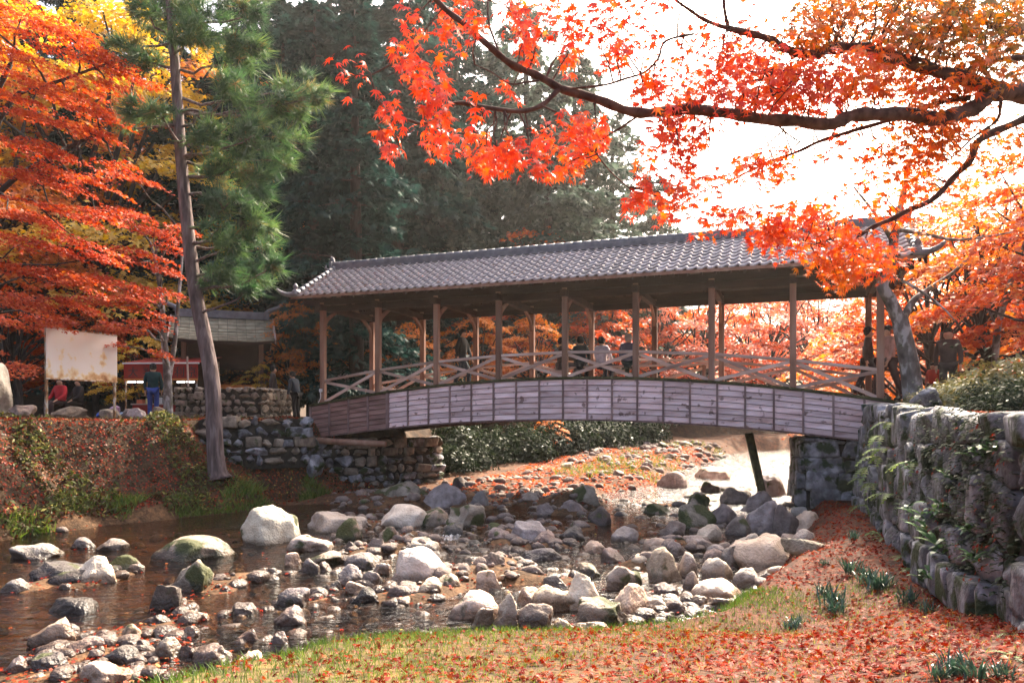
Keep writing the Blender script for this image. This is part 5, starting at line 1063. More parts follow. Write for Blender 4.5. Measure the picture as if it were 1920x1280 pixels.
tint = np.clip(.5 + np.concatenate(TT) + r.normal(0, .12, len(C)), 0, .97); tint[r.uniform(size=len(C)) < .02] = 1
link('crown', leaves('crown', C, Nn, r.uniform(.14, .26, len(C)), (NEEDLE_V, NEEDLE_F), tint, M['pine']), pine)
# ------------------------------------------------------------------ conifers of the background
def conifer_variant(seed, ht=20, n=64, spread=3.4, bare=.1, den=1.0):
    r = random.Random(seed); mb = MB(); C = []; Nn = []; U = []
    mb.tube([(0, 0, -.5), (0, 0, ht * .3), (.1, 0, ht * .7), (0, .1, ht)], [.42, .34, .2, .03], 9)
    for i in range(n):
        f = bare + (1 - bare) * (i + r.random()) / n; z = ht * f; L_ = spread * (1 - f) ** .55 * r.uniform(.4, 1.2) + .35; a = i * 2.39996 + r.uniform(-.3, .3)
        d = np.array([math.cos(a), math.sin(a), 0]); e = Vector((d[0] * L_, d[1] * L_, z - .22 * L_ + r.uniform(-.1, .25))); limb_to(mb, (0, 0, z), e, .06, .012, seed * 99 + i, .06, 3, 4)
        k = int((30 + 42 * L_) * den); q = rng.uniform(.12, 1.02, k) ** .8; side = rng.normal(0, .26, k) * L_ * (.5 + .5 * np.sin(q * 3)) 
        perp = np.array([-d[1], d[0], 0]); C.append(d[None] * (q * L_)[:, None] + perp[None] * side[:, None] + np.stack([np.zeros(k), np.zeros(k), z - .22 * L_ * q ** 1.5 + .1 + rng.normal(0, .13, k) - .2 * np.abs(side)], 1))
        nn = rng.normal(0, .4, (k, 3)); nn[:, 2] += 1; Nn.append(nn); uu = np.tile(d, (k, 1)) + rng.normal(0, .5, (k, 3)); uu[:, 2] -= .25; U.append(uu)
    C = np.concatenate(C); Nn = np.concatenate(Nn); U = np.concatenate(U)
    rr_ = np.hypot(C[:, 0], C[:, 1]); tint = np.clip(.45 + rng.normal(0, .2, len(C)) + .3 * (vnoise(C[:, 0], C[:, 2], .8, seed) - .5), 0, 1)
    return mb.mesh('conifer_trunk', M['darkbark'], True), leaves('conifer_crown', C, Nn, rng.uniform(.28, .5, len(C)), (SPR_V, SPR_F), tint, M['conifer'], up=U)
CV = [conifer_variant(80 + i, 20, 60, 4.6 + .5 * (i % 3), .08 + .07 * i, 1.1) for i in range(3)]
CVS = [conifer_variant(90 + i, 20, 52, 4.8, .22, .6) for i in range(2)]          # thinner crowns, sky shows through
def conifer(label, u, y, s, mat, k, thin=False, group='conifers behind the bridge'):
    x = X(u, y); t = thing('conifer_tree', label, 'tree', (x, y, gz(x, y)), k * 2.1 + u * .013, group, s); v = (CVS if thin else CV)[k % (2 if thin else 3)]
    link('trunk', v[0], t, mat=M['darkbark']); link('crown', v[1], t, mat=M[mat]); return t
for a in [('dark conifer with a thick black trunk behind the left bridge end', 668, 35, .95, 'conifer', 0), ('dark tall conifer above the left end of the roof', 590, 42, 1.15, 'conifer', 1), ('dark tall conifer left of centre', 745, 46, 1.3, 'conifer', 2),
          ('dark conifer between the pine and the roof end', 530, 48, 1.3, 'conifer', 0), ('blackish conifer filling the gap left of centre', 680, 52, 1.5, 'conifer', 1), ('far dark conifer behind the pine boughs', 500, 60, 1.9, 'conifer', 2), ('far dark conifer towering left of centre', 620, 62, 2.0, 'conifer', 0), ('tall dark conifer behind the thin one', 850, 64, 1.9, 'conifer', 1)]: conifer(*a)
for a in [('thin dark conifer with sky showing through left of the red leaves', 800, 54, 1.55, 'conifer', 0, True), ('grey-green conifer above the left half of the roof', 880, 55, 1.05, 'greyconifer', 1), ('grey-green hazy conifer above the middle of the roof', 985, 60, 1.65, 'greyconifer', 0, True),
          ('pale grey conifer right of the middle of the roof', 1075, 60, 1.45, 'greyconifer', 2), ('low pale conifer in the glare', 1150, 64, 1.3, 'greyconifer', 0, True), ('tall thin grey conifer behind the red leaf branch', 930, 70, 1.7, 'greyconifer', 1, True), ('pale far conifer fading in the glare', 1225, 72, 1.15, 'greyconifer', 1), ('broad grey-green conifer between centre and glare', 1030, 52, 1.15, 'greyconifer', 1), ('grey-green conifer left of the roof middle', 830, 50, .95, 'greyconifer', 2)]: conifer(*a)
for a in [('dark conifer behind the shrine roof', 455, 44, 1.1, 'conifer', 2), ('dark conifer behind the twin-stem maple', 330, 47, 1.0, 'conifer', 1), ('dark conifer behind the signboard maple', 140, 44, .9, 'conifer', 0), ('dark conifer at the far left', 20, 46, 1.0, 'conifer', 2), ('far dark conifer left of the yellow maple', -60, 55, 1.3, 'conifer', 1), ('far dark conifer behind the stall', 230, 58, .95, 'conifer', 0), ('far dark conifer above the shrine', 400, 60, 1.4, 'conifer', 1), ('far tall conifer behind the yellow maple', 290, 66, 1.9, 'conifer', 0), ('far tall conifer at the top left', 110, 62, 1.7, 'conifer', 2)]: conifer(*a, group='conifers of the left bank')
conifer('dark conifer beyond the right bank shrubs', 1890, 52, .62, 'conifer', 1, False, 'conifers of the right bank')
# ------------------------------------------------------------------ shrubs
def bush_variant(seed, n=1500):
    r = np.random.default_rng(seed); d = r.normal(size=(n, 3)); d[:, 2] = np.abs(d[:, 2]) * .9; d /= np.linalg.norm(d, axis=1, keepdims=True)
    lump = 1 + .28 * (vnoise(d[:, 0] * 2 + 5, d[:, 1] * 2 + d[:, 2] * 3, .5, seed) - .5) * 2; q = r.uniform(.35, 1, n) ** .5
    C = d * (q * lump)[:, None] * np.array([1, 1, 1.05]) ; mb = MB()
    for i in range(9): limb_to(mb, (0, 0, -.15), C[i * 7] * .85, .03, .008, seed * 20 + i, .05, 4, 5)
    Nn = d + r.normal(0, .5, (n, 3)); Nn[:, 2] += .4
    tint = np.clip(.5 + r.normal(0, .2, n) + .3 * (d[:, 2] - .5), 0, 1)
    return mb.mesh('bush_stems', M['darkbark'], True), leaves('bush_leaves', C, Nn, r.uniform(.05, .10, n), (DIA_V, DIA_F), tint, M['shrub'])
BV = [bush_variant(40 + i, 2200) for i in range(4)]
def bush(label, u, y, s, mat, k, group, sz=1, x=None, cat='shrub'):
    x = X(u, y) if x is None else x; t = thing('shrub', label, cat, (x, y, gz(x, y) - .05), k + u * .02, group); t.scale = (s, s, s * sz)
    link('stems', BV[k][0], t); link('foliage', BV[k][1], t, mat=M[mat]); return t
gs = 'shrubs on the far bank under the bridge'; gr_ = 'shrubs on the terrace above the right wall'
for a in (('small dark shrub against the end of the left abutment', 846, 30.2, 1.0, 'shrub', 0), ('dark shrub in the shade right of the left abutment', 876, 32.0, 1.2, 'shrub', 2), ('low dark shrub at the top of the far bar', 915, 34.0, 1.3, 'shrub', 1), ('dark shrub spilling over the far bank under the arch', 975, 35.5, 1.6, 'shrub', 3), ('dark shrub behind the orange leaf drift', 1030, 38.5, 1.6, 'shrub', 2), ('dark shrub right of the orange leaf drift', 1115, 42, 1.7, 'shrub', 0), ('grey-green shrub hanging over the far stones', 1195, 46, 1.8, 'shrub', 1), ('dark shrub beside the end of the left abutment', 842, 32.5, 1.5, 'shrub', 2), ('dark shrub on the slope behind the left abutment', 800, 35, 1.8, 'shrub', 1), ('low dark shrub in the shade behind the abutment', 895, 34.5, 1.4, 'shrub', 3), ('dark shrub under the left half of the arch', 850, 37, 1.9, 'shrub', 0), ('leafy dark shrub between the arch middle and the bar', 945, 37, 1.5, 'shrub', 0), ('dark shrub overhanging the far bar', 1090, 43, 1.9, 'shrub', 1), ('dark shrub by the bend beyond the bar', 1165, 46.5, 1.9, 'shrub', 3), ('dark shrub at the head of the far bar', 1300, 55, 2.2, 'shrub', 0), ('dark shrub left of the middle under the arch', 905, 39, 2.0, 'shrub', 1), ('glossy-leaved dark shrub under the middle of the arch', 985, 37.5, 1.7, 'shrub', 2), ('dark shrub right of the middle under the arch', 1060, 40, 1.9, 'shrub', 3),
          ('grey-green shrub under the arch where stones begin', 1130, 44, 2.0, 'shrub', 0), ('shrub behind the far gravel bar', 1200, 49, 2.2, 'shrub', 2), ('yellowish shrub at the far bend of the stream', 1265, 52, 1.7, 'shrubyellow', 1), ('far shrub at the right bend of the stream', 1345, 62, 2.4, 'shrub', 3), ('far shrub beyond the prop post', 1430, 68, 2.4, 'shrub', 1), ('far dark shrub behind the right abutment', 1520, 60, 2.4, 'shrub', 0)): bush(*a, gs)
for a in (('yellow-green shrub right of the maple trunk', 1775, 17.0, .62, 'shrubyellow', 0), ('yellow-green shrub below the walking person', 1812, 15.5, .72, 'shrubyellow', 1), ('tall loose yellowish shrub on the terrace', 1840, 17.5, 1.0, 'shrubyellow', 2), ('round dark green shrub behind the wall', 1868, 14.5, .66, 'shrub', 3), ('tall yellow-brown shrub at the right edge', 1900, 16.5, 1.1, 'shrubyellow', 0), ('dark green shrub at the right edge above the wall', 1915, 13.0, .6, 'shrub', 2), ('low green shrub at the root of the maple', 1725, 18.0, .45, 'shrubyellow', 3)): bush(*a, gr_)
# ------------------------------------------------------------------ grey-trunked maple at the right end of the bridge
b3 = P(1716, 760, 19.6); b3.z = gz(b3.x, 19.6) - .15
GM = thing('maple_tree', 'grey-barked maple with bent forked trunk at the right bridge end', 'tree', b3, 0, g2); mb = MB()
def px_limb(pts, r0, r1, sides=9, base=b3):
    pp = [p - base for p in smoothline([Vector(p) if not isinstance(p, tuple) else P(*p) for p in pts], 4)]; mb.tube(pp, [r0 + (r1 - r0) * i / (len(pp) - 1) for i in range(len(pp))], sides); return pp
E1 = px_limb([b3, (1706, 690, 19.6), (1694, 630, 19.6), (1686, 590, 19.6)], .27, .19, 12)
E2 = px_limb([(1690, 610, 19.6), (1668, 560, 19.5), (1655, 535, 19.4), (1672, 500, 19.4), (1678, 440, 19.3), (1690, 380, 19.2), (1705, 300, 19)], .18, .06)
E3 = px_limb([(1690, 605, 19.6), (1712, 565, 19.8), (1745, 540, 20), (1800, 500, 20.3), (1850, 430, 20.6)], .11, .03)
E4 = px_limb([(1660, 520, 19.4), (1700, 530, 19.1), (1760, 570, 18.8), (1790, 600, 18.6)], .05, .012, 6)
E5 = px_limb([(1680, 430, 19.3), (1740, 440, 19.2), (1800, 450, 19), (1900, 435, 18.8)], .06, .02, 6)
E6 = px_limb([(1678, 460, 19.3), (1640, 400, 19), (1600, 350, 18.8)], .06, .02, 6)
mb.build('trunk', M['greybark'], GM, smooth=True)
cs = []; rx_ = random.Random(9)
for (u, v, w, y) in [(1740,420,60,19),(1800,400,70,19.3),(1860,430,60,19.5),(1830,470,60,20),(1900,480,50,20),(1780,480,50,19.5),(1700,350,50,18.6),(1760,350,60,19),(1840,350,70,19.4),(1900,380,50,19.6),(1740,520,40,19.6),(1650,370,45,18.7),(1620,340,40,18.6),(1800,540,45,20.4),(1870,540,50,20.6),(1720,300,50,18.8),(1790,290,60,19.2),(1870,300,60,19.5)]:
    c = P(u, v, y) - b3; R = w * y / FPX; cs.append((c.x, c.y, c.z, R, R * .8)); cs.append((c.x + rx_.uniform(-.4, .4), c.y + rx_.uniform(-.5, .5), c.z + rx_.uniform(-.3, .2), R * .6, R * .6))
C, Nn = sprays(cs, 190, .15, .2, seed=17); tint = np.clip(.45 + rng.normal(0, .18, len(C)), 0, 1)
link('crown', leaves('crown', C, Nn, rng.uniform(.05, .08, len(C)), (FAR_V, FAR_F), tint, M['morange']), GM)
SL_ = thing('maple_tree', 'slender blue-grey leaning maple stem near the right edge', 'tree', gp(1862, 21.5), 0, g2); bb = SL_.location.copy(); mb = MB()
px_limb([bb - Vector((0, 0, .2)), (1868, 640, 21.4), (1885, 560, 21.2), (1905, 500, 21), (1935, 420, 20.8)], .11, .05, 8, bb); px_limb([(1872, 620, 21.4), (1845, 560, 21.5), (1835, 500, 21.6)], .04, .015, 6, bb)
mb.build('trunk', M['greybark'], SL_, smooth=True); cs = [((P(u, v, y) - bb).x, (P(u, v, y) - bb).y, (P(u, v, y) - bb).z, .8, .7) for u, v, y in ((1940, 420, 20.8), (1838, 495, 21.6), (1900, 520, 21.2), (1960, 480, 21))]
C, Nn = sprays(cs, 170, .15, .2, seed=18); link('crown', leaves('crown', C, Nn, rng.uniform(.05, .08, len(C)), (FAR_V, FAR_F), np.clip(.4 + rng.normal(0, .18, len(C)), 0, 1), M['mred']), SL_)
# ------------------------------------------------------------------ foreground maple: trunk out of frame at right, limbs across the top
fb = Vector((5.4, 4.1, gz(5.4, 4.1) - .1)); FM = thing('maple_tree', 'near maple whose red-leaved limbs cross the top right of the view', 'tree', fb); mb = MB(); fpts = []
def fl(pts, w0, w1, sides=10):
    """limb through picture points (u, v, depth); widths in pixels"""
    q = [Vector(p) if not isinstance(p, tuple) else P(*p) for p in pts]; pp = smoothline(q, 5); n = len(pp)
    rad_ = [max(.0022, .8 * (w0 + (w1 - w0) * i / (n - 1)) * pp[i].y / FPX / 2) * (1 + .10 * math.sin(i * 1.7) + .06 * math.sin(i * 4.1)) for i in range(n)]
    pp2 = [p + Vector((mnoise.noise(p * 6), mnoise.noise(p * 6 + Vector((9, 0, 0))), mnoise.noise(p * 6 + Vector((0, 9, 0))))) * .012 for p in pp]
    mb.tube([p - fb for p in pp2], rad_, sides); fpts.extend(pp); return pp
trunk = [fb, fb + Vector((-.1, 0, .9)), Vector((5.0, 4.2, 4.3)), Vector((4.3, 4.2, 4.55)), P(2060, 170, 4.2)]
pp = smoothline(trunk, 5); mb.tube([p - fb for p in pp], [.16 - .095 * i / (len(pp) - 1) for i in range(len(pp))], 12); fpts.extend(pp)
fl([(2060,170,4.2),(1920,174,4.2),(1855,168,4.15)], 50, 40)
fl([(1865,168,4.15),(1822,203,4.1),(1760,222,4.05),(1690,214,4.0),(1610,216,3.95),(1560,233,3.9),(1480,226,3.85),(1370,214,3.8),(1285,204,3.75),(1200,211,3.7),(1120,186,3.65),(1050,163,3.6)], 36, 19)
fl([(1050,163,3.6),(1000,138,3.6),(945,112,3.55),(890,62,3.5),(850,30,3.5),(800,-15,3.45),(740,-80,3.4)], 18, 11)
fl([(1050,163,3.6),(1012,196,3.55),(960,208,3.5),(880,196,3.45),(846,198,3.45),(816,228,3.4),(782,230,3.4),(732,205,3.35),(705,182,3.3),(697,140,3.3)], 12, 4, 8)
fl([(1865,165,4.15),(1790,143,4.1),(1690,112,4.1),(1640,95,4.1),(1560,90,4.05),(1520,104,4.0),(1470,92,3.95),(1440,72,3.95),(1365,50,3.9)], 34, 14)
fl([(1365,50,3.9),(1357,0,3.9),(1362,-50,3.9)], 9, 6, 7); fl([(1365,50,3.9),(1320,36,3.9),(1280,12,3.85),(1240,-20,3.8)], 10, 5, 7)
fl([(1045,165,3.6),(1120,160,3.6),(1190,143,3.65),(1235,112,3.7),(1250,80,3.7),(1300,65,3.75)], 5, 6, 7)
fl([(1990,190,4.4),(1920,225,4.4),(1838,262,4.35),(1820,302,4.35),(1780,342,4.35),(1745,378,4.35),(1690,402,4.4),(1628,432,4.4),(1610,446,4.4),(1604,475,4.4)], 20, 7, 9)
fl([(1628,432,4.4),(1575,442,4.35),(1530,456,4.35),(1480,455,4.35)], 6, 3, 6)
fl([(1820,182,4.1),(1735,200,4.2),(1650,232,4.3),(1560,256,4.3),(1500,282,4.3),(1420,312,4.3),(1370,340,4.3)], 13, 4, 7)
fl([(1920,60,4.4),(1860,50,4.4),(1800,20,4.4),(1700,-10,4.4)], 16, 8, 7); fl([(1920,110,4.3),(1850,118,4.3),(1820,130,4.3)], 14, 6, 7)
fl([(1875,190,4.1),(1870,225,4.2),(1820,260,4.2),(1780,300,4.25)], 9, 3, 6)
fl([(940,112,3.55),(920,50,3.5),(915,0,3.5)], 6, 4, 6); fl([(1200,211,3.7),(1160,240,3.75),(1120,275,3.8),(1135,310,3.8),(1180,352,3.85)], 6, 3, 6); fl([(1450,180,3.9),(1445,150,3.95),(1455,120,3.95)], 6, 4, 6)
fl([(1450,222,3.85),(1470,245,3.9),(1500,265,3.95)], 5, 3, 6); fl([(1010,150,3.6),(960,158,3.5),(920,135,3.5),(890,120,3.45)], 5, 3, 6)
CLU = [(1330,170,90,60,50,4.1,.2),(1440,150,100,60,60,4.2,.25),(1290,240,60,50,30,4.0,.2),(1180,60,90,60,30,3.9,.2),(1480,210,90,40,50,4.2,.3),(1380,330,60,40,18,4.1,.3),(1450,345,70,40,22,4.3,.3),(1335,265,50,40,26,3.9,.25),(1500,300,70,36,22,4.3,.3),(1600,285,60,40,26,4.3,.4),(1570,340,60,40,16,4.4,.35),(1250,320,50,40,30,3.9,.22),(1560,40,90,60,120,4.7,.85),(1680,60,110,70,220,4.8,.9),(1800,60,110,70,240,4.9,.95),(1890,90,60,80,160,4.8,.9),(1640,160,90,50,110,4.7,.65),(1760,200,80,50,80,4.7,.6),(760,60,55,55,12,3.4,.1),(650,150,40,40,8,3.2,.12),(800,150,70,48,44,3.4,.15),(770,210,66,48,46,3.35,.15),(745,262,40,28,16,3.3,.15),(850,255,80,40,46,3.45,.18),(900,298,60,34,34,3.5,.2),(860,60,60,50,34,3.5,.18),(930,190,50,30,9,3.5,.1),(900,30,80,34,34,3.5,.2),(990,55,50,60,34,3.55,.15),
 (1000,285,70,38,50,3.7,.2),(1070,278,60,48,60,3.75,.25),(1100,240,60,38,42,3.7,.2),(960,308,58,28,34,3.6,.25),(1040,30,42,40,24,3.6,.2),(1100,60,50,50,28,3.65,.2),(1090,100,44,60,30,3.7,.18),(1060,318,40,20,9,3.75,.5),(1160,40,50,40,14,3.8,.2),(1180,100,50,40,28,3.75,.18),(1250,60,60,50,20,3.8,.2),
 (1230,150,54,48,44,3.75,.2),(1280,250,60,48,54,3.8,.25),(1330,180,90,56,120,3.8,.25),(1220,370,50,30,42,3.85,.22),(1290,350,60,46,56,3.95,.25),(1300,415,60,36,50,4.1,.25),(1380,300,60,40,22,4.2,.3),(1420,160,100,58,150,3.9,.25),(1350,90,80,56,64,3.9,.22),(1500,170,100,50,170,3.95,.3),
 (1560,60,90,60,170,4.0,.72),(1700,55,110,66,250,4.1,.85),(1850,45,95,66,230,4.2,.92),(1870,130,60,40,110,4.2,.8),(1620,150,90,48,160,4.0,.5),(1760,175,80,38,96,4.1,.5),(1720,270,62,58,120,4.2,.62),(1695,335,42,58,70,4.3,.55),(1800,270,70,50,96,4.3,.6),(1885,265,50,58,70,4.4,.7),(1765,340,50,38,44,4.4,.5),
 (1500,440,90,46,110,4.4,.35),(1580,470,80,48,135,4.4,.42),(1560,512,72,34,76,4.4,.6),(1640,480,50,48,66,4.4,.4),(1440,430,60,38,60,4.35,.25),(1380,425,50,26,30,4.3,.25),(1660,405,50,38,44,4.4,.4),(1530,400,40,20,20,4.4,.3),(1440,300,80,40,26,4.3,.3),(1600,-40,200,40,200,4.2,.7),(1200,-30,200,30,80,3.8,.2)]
C = []; Nn = []; Tn = []; r = np.random.default_rng(77); ri = random.Random(77)
for (u, v, ru, rv, n, y, tn) in CLU:
    cen = P(u, v, y); near_ = min(fpts, key=lambda p: (p - cen).length); k = max(2, n // 12)
    tw = []
    for j in range(k):
        a = ri.uniform(0, 6.28); q = math.sqrt(ri.random()) * .85; e = P(u + ru * q * math.cos(a), v + rv * q * math.sin(a) - 6, y + ri.uniform(-.3, .3)); tw.append(e)
        st = min(fpts, key=lambda p: (p - e).length); lp = limb_to(mb, st - fb, e - fb, .0045, .0018, u * 3 + j, .05, 4, 4)
    for j in range(int(n * 2.7)):
        e = tw[j % k]; a = ri.uniform(0, 6.28); q = ri.random() ** .6
        p = e + Vector((ru * .48 * q * math.cos(a) * y / FPX, ri.uniform(-.16, .16), rv * .55 * q * math.sin(a) * y / FPX)); C.append(tuple(p - fb))
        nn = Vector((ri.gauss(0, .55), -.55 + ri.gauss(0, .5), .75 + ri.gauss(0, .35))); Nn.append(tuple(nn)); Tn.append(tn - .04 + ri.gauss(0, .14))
mb.build('trunk', M['limb'], FM, smooth=True)
C = np.array(C); Nn = np.array(Nn); Tn = np.clip(np.array(Tn), 0, 1); S = r.uniform(.026, .047, len(C)); U = r.normal(0, .5, (len(C), 3)); U[:, 2] -= 1.0
scr = S / (C[:, 1] + fb.y); wx_ = C + np.array(fb); uu_ = 960 + FPX * wx_[:, 0] / wx_[:, 1]; vv_ = HOR - FPX * (wx_[:, 2] - E) / wx_[:, 1]
vis = (uu_ > 10) & (uu_ < 1910) & (vv_ > 10); order = np.argsort(-scr * vis); pick = order[:300]; restm = np.ones(len(C), bool); restm[pick] = False
link('foliage', leaves('foliage', C[restm], Nn[restm], S[restm], (NEAR_V, NEAR_F), Tn[restm], M['fgleaf'], up=U[restm]), FM)['kind'] = 'stuff'
LM = {}
for i in pick:
    b_ = int(Tn[i] * 7.99)
    if b_ not in LM:
        me = bpy.data.meshes.new('leaf'); me.from_pydata([tuple(p) for p in NEAR_V], [], NEAR_F); at_ = me.attributes.new('tint', 'FLOAT', 'FACE'); at_.data.foreach_set('value', [(b_ + .5) / 8] * len(NEAR_F)); me.materials.append(M['fgleaf']); LM[b_] = me
    nv_ = Vector(Nn[i]).normalized(); e2 = Vector(U[i]); e2 = (e2 - nv_ * e2.dot(nv_)).normalized(); e1 = e2.cross(nv_)
    o = link('leaf', LM[b_], FM); o.matrix_local = Matrix.Translation(C[i]) @ Matrix((e1, e2, nv_)).transposed().to_4x4() @ Matrix.Diagonal((S[i] * ri.uniform(.75, 1.05), S[i], S[i] * ri.uniform(.3, 3), 1))
# ------------------------------------------------------------------ ground cover
r = np.random.default_rng(3)
def nrm(x, y):
    e = .08; hx = (H(x + e, y, False) - H(x - e, y, False)) / (2 * e); hy = (H(x, y + e, False) - H(x, y - e, False)) / (2 * e); return np.stack([-hx, -hy, np.ones_like(hx)], 1)
# fallen leaves on the right bank, denser by the wall
n = 60000; x = r.uniform(-3.5, 9.5, n); y = 2.2 + 18.5 * r.uniform(0, 1, n) ** 1.25
xr_ = np.interp(y, XRy, XRx); ok = (x > xr_ + .15) & (x < xw(y) + .05) & (np.abs(x / y) < .75)
dens = np.clip(.03 + .32 * (x - xr_ - .3) / 1.6 + .55 * sstep(9.5, 13, y) + .5 * (vnoise(x, y, .7, 31) - .45), .06, 1); ok &= r.uniform(0, 1, n) < dens
x, y = x[ok], y[ok]; z = H(x, y) + .012 + r.uniform(0, .02, len(x)); Nn = nrm(x, y) + r.normal(0, .45, (len(x), 3)); S = r.uniform(.028, .060, len(x))
tint = np.clip(.30 + r.normal(0, .22, len(x)) + .3 * (vnoise(x, y, 1.2, 5) - .5), 0, 1); CC = np.stack([x, y, z], 1)
d = np.where((np.abs(x / y) < .66) & (z - E > -.345 * y), y, 99); o_ = np.argsort(d / S); pick = o_[:300]; rest_ = np.ones(len(x), bool); rest_[pick] = False
tag(link('fallen_leaves', leaves('fallen_leaves', CC[rest_], Nn[rest_], S[rest_], (NEAR_V, NEAR_F), tint[rest_], M['litter'])), 'red and brown fallen maple leaves on the right bank', 'leaves', kind='stuff')
LG = {}
for i in pick:
    b_ = int(tint[i] * 7.99)
    if b_ not in LG:
        me = bpy.data.meshes.new('leaf'); me.from_pydata([tuple(p) for p in NEAR_V], [], NEAR_F); at_ = me.attributes.new('tint', 'FLOAT', 'FACE'); at_.data.foreach_set('value', [(b_ + .5) / 8] * len(NEAR_F)); me.materials.append(M['litter']); LG[b_] = me
    link('fallen_leaf', LG[b_], ground, tuple(CC[i]), (r.normal(0, .25), r.normal(0, .25), r.uniform(0, 6.28)), (S[i],) * 3)
# leaves on the bars, stones, far bank, left bank, roof
n = 15000; v = r.uniform(862, 1270, n); u = r.uniform(0, 1420, n); y = (E) * FPX / (v - HOR); x = (u - 960) / FPX * y
z = H(x, y); ok = (x > np.interp(y, XLy, XLx)) & (x < np.interp(y, XRy, XRx) + .2) & (z > wlev(y) - .045) & (y < 48) & (r.uniform(0, 1, n) < np.where(y > 22, .9, .55))
x, y, z = x[ok], y[ok], z[ok]; S = r.uniform(.03, .05, len(x)) * (1 + .025 * np.clip(y - 8, 0, 40)); Nn = r.normal(0, .3, (len(x), 3)); Nn[:, 2] = 1; tint = np.clip(.42 + r.normal(0, .2, len(x)), 0, 1)
tag(link('fallen_leaves', leaves('fallen_leaves', np.stack([x, y, np.maximum(z, wlev(y)) + .03], 1), Nn, S, (FAR_V, FAR_F), tint, M['litter'])), 'fallen leaves caught among the stream stones and on the far bar', 'leaves', kind='stuff')
n = 500; x = r.uniform(-11, 4, n); y = r.uniform(7, 22, n); ok = (x > np.interp(y, XLy, XLx) + .2) & (x < np.interp(y, XRy, XRx) - .1); x, y = x[ok], y[ok]
tag(link('floating_leaves', leaves('floating_leaves', np.stack([x, y, wlev(y) + .012], 1), np.tile([0, 0, 1.], (len(x), 1)) + r.normal(0, .04, (len(x), 3)), r.uniform(.03, .05, len(x)), (FAR_V, FAR_F), np.clip(.5 + r.normal(0, .25, len(x)), 0, 1), M['litter'])), 'leaves floating on the stream', 'leaves', kind='stuff')
n = 7000; y = r.uniform(24, 42, n); x = np.interp(y, XCy, XCx) - r.uniform(2.2, 9.5, n); ok = (x > np.interp(y, XLy, XLx) - .8) & (vnoise(x, y, 1.5, 71) > .36); x, y = x[ok], y[ok]
Nn = r.normal(0, .3, (len(x), 3)); Nn[:, 2] = 1
tag(link('leaf_drift', leaves('leaf_drift', np.stack([x, y, H(x, y) + .04], 1), Nn, r.uniform(.06, .10, len(x)), (FAR_V, FAR_F), np.clip(.5 + r.normal(0, .14, len(x)), 0, 1), M['mred'])), 'orange-red leaf drift on the far bar under the bridge', 'leaves', kind='stuff')
# left bank: leaf litter and weeds
n = 19000; y = r.uniform(15, 26.5, n); x = np.interp(y, XLy, XLx) - r.uniform(-.15, 5.2, n); z = H(x, y); N0 = nrm(x, y)
S = r.uniform(.03, .06, len(x)); patch = vnoise(x, y, 1.1, 41); tint = np.clip(.52 + r.normal(0, .22, n) + .5 * (patch - .5), 0, 1)
tag(link('fallen_leaves', leaves('fallen_leaves', np.stack([x, y, z + r.uniform(0, .05, n)], 1), N0 + r.normal(0, .5, (n, 3)), S, (FAR_V, FAR_F), tint, M['litter'])), 'brown and red leaf litter covering the left bank', 'leaves', kind='stuff')
n = 26000; y = r.uniform(15, 26.0, n); dd = r.uniform(-.2, 4.2, n); x = np.interp(y, XLy, XLx) - dd; z = H(x, y); patch = .65 * vnoise(x, y, 1.5, 43) + .35 * vnoise(x, y, .5, 44); ok = (patch > .60) | (r.uniform(0, 1, n) < .12); x, y, z, dd, patch = x[ok], y[ok], z[ok], dd[ok], patch[ok]
S = r.uniform(.04, .10, len(x)); Nn = r.normal(0, .6, (len(x), 3)) + np.array([.5, -.5, .6]); tint = np.clip(.42 + 1.1 * (patch - .5) + r.normal(0, .25, len(x)), 0, 1)
tag(link('bank_weeds', leaves('bank_weeds', np.stack([x, y, z + r.uniform(.02, .30, len(x)) * np.clip(patch * 1.6 - .3, .2, 1)], 1), Nn, S, (DIA_V, DIA_F), tint, M['weed'])), 'low weeds and brambles on the left bank', 'weeds', kind='stuff')
# grass
BL_V = np.array([(-.05, 0, 0), (.05, 0, 0), (.035, .55, .10), (-.035, .55, .10), (0, 1, .32)]); BL_F = [(0, 1, 2, 3), (3, 2, 4)]
def grass(name, label, x, y, h, tint, mat='grass', spread=.35):
    z = H(x, y) - .01; n = len(x); a = r.uniform(0, 6.28, n); Nn = np.stack([np.cos(a), np.sin(a), r.normal(.0, .1, n)], 1); U = np.stack([r.normal(0, spread, n), r.normal(0, spread, n), np.ones(n)], 1)
    tag(link(name, leaves(name, np.stack([x, y, z], 1), Nn, h, (BL_V, BL_F), tint, M[mat], up=U)), label, 'grass', kind='stuff')
n = 80000; x = r.uniform(-4.2, 5, n); y = r.uniform(3.2, 10.5, n); xr_ = np.interp(y, XRy, XRx); d = x - xr_
ok = (d > .0) & (x < xw(y) - .2) & (r.uniform(0, 1, n) < np.clip(1.05 - .20 * np.clip(d - .3, 0, 9) - .7 * (vnoise(x, y, .6, 51) - .35), .12, 1)); x, y, d = x[ok], y[ok], d[ok]
grass('grass', 'short green and straw-coloured grass on the right bank', x, y, r.uniform(.035, .085, len(x)) * (1 + .8 * np.exp(-d * 1.6)), np.clip(.05 + .14 * d + r.normal(0, .17, len(x)), 0, 1))
n = 7000; y = r.uniform(16, 25, n); x = np.interp(y, XLy, XLx) - r.uniform(-.3, .55, n); ok = vnoise(x, y, .8, 53) > .4; grass('bank_grass', 'drooping grass along the foot of the left bank', x[ok], y[ok], r.uniform(.12, .34, ok.sum()), np.clip(.3 + r.normal(0, .2, ok.sum()), 0, 1), spread=.6)
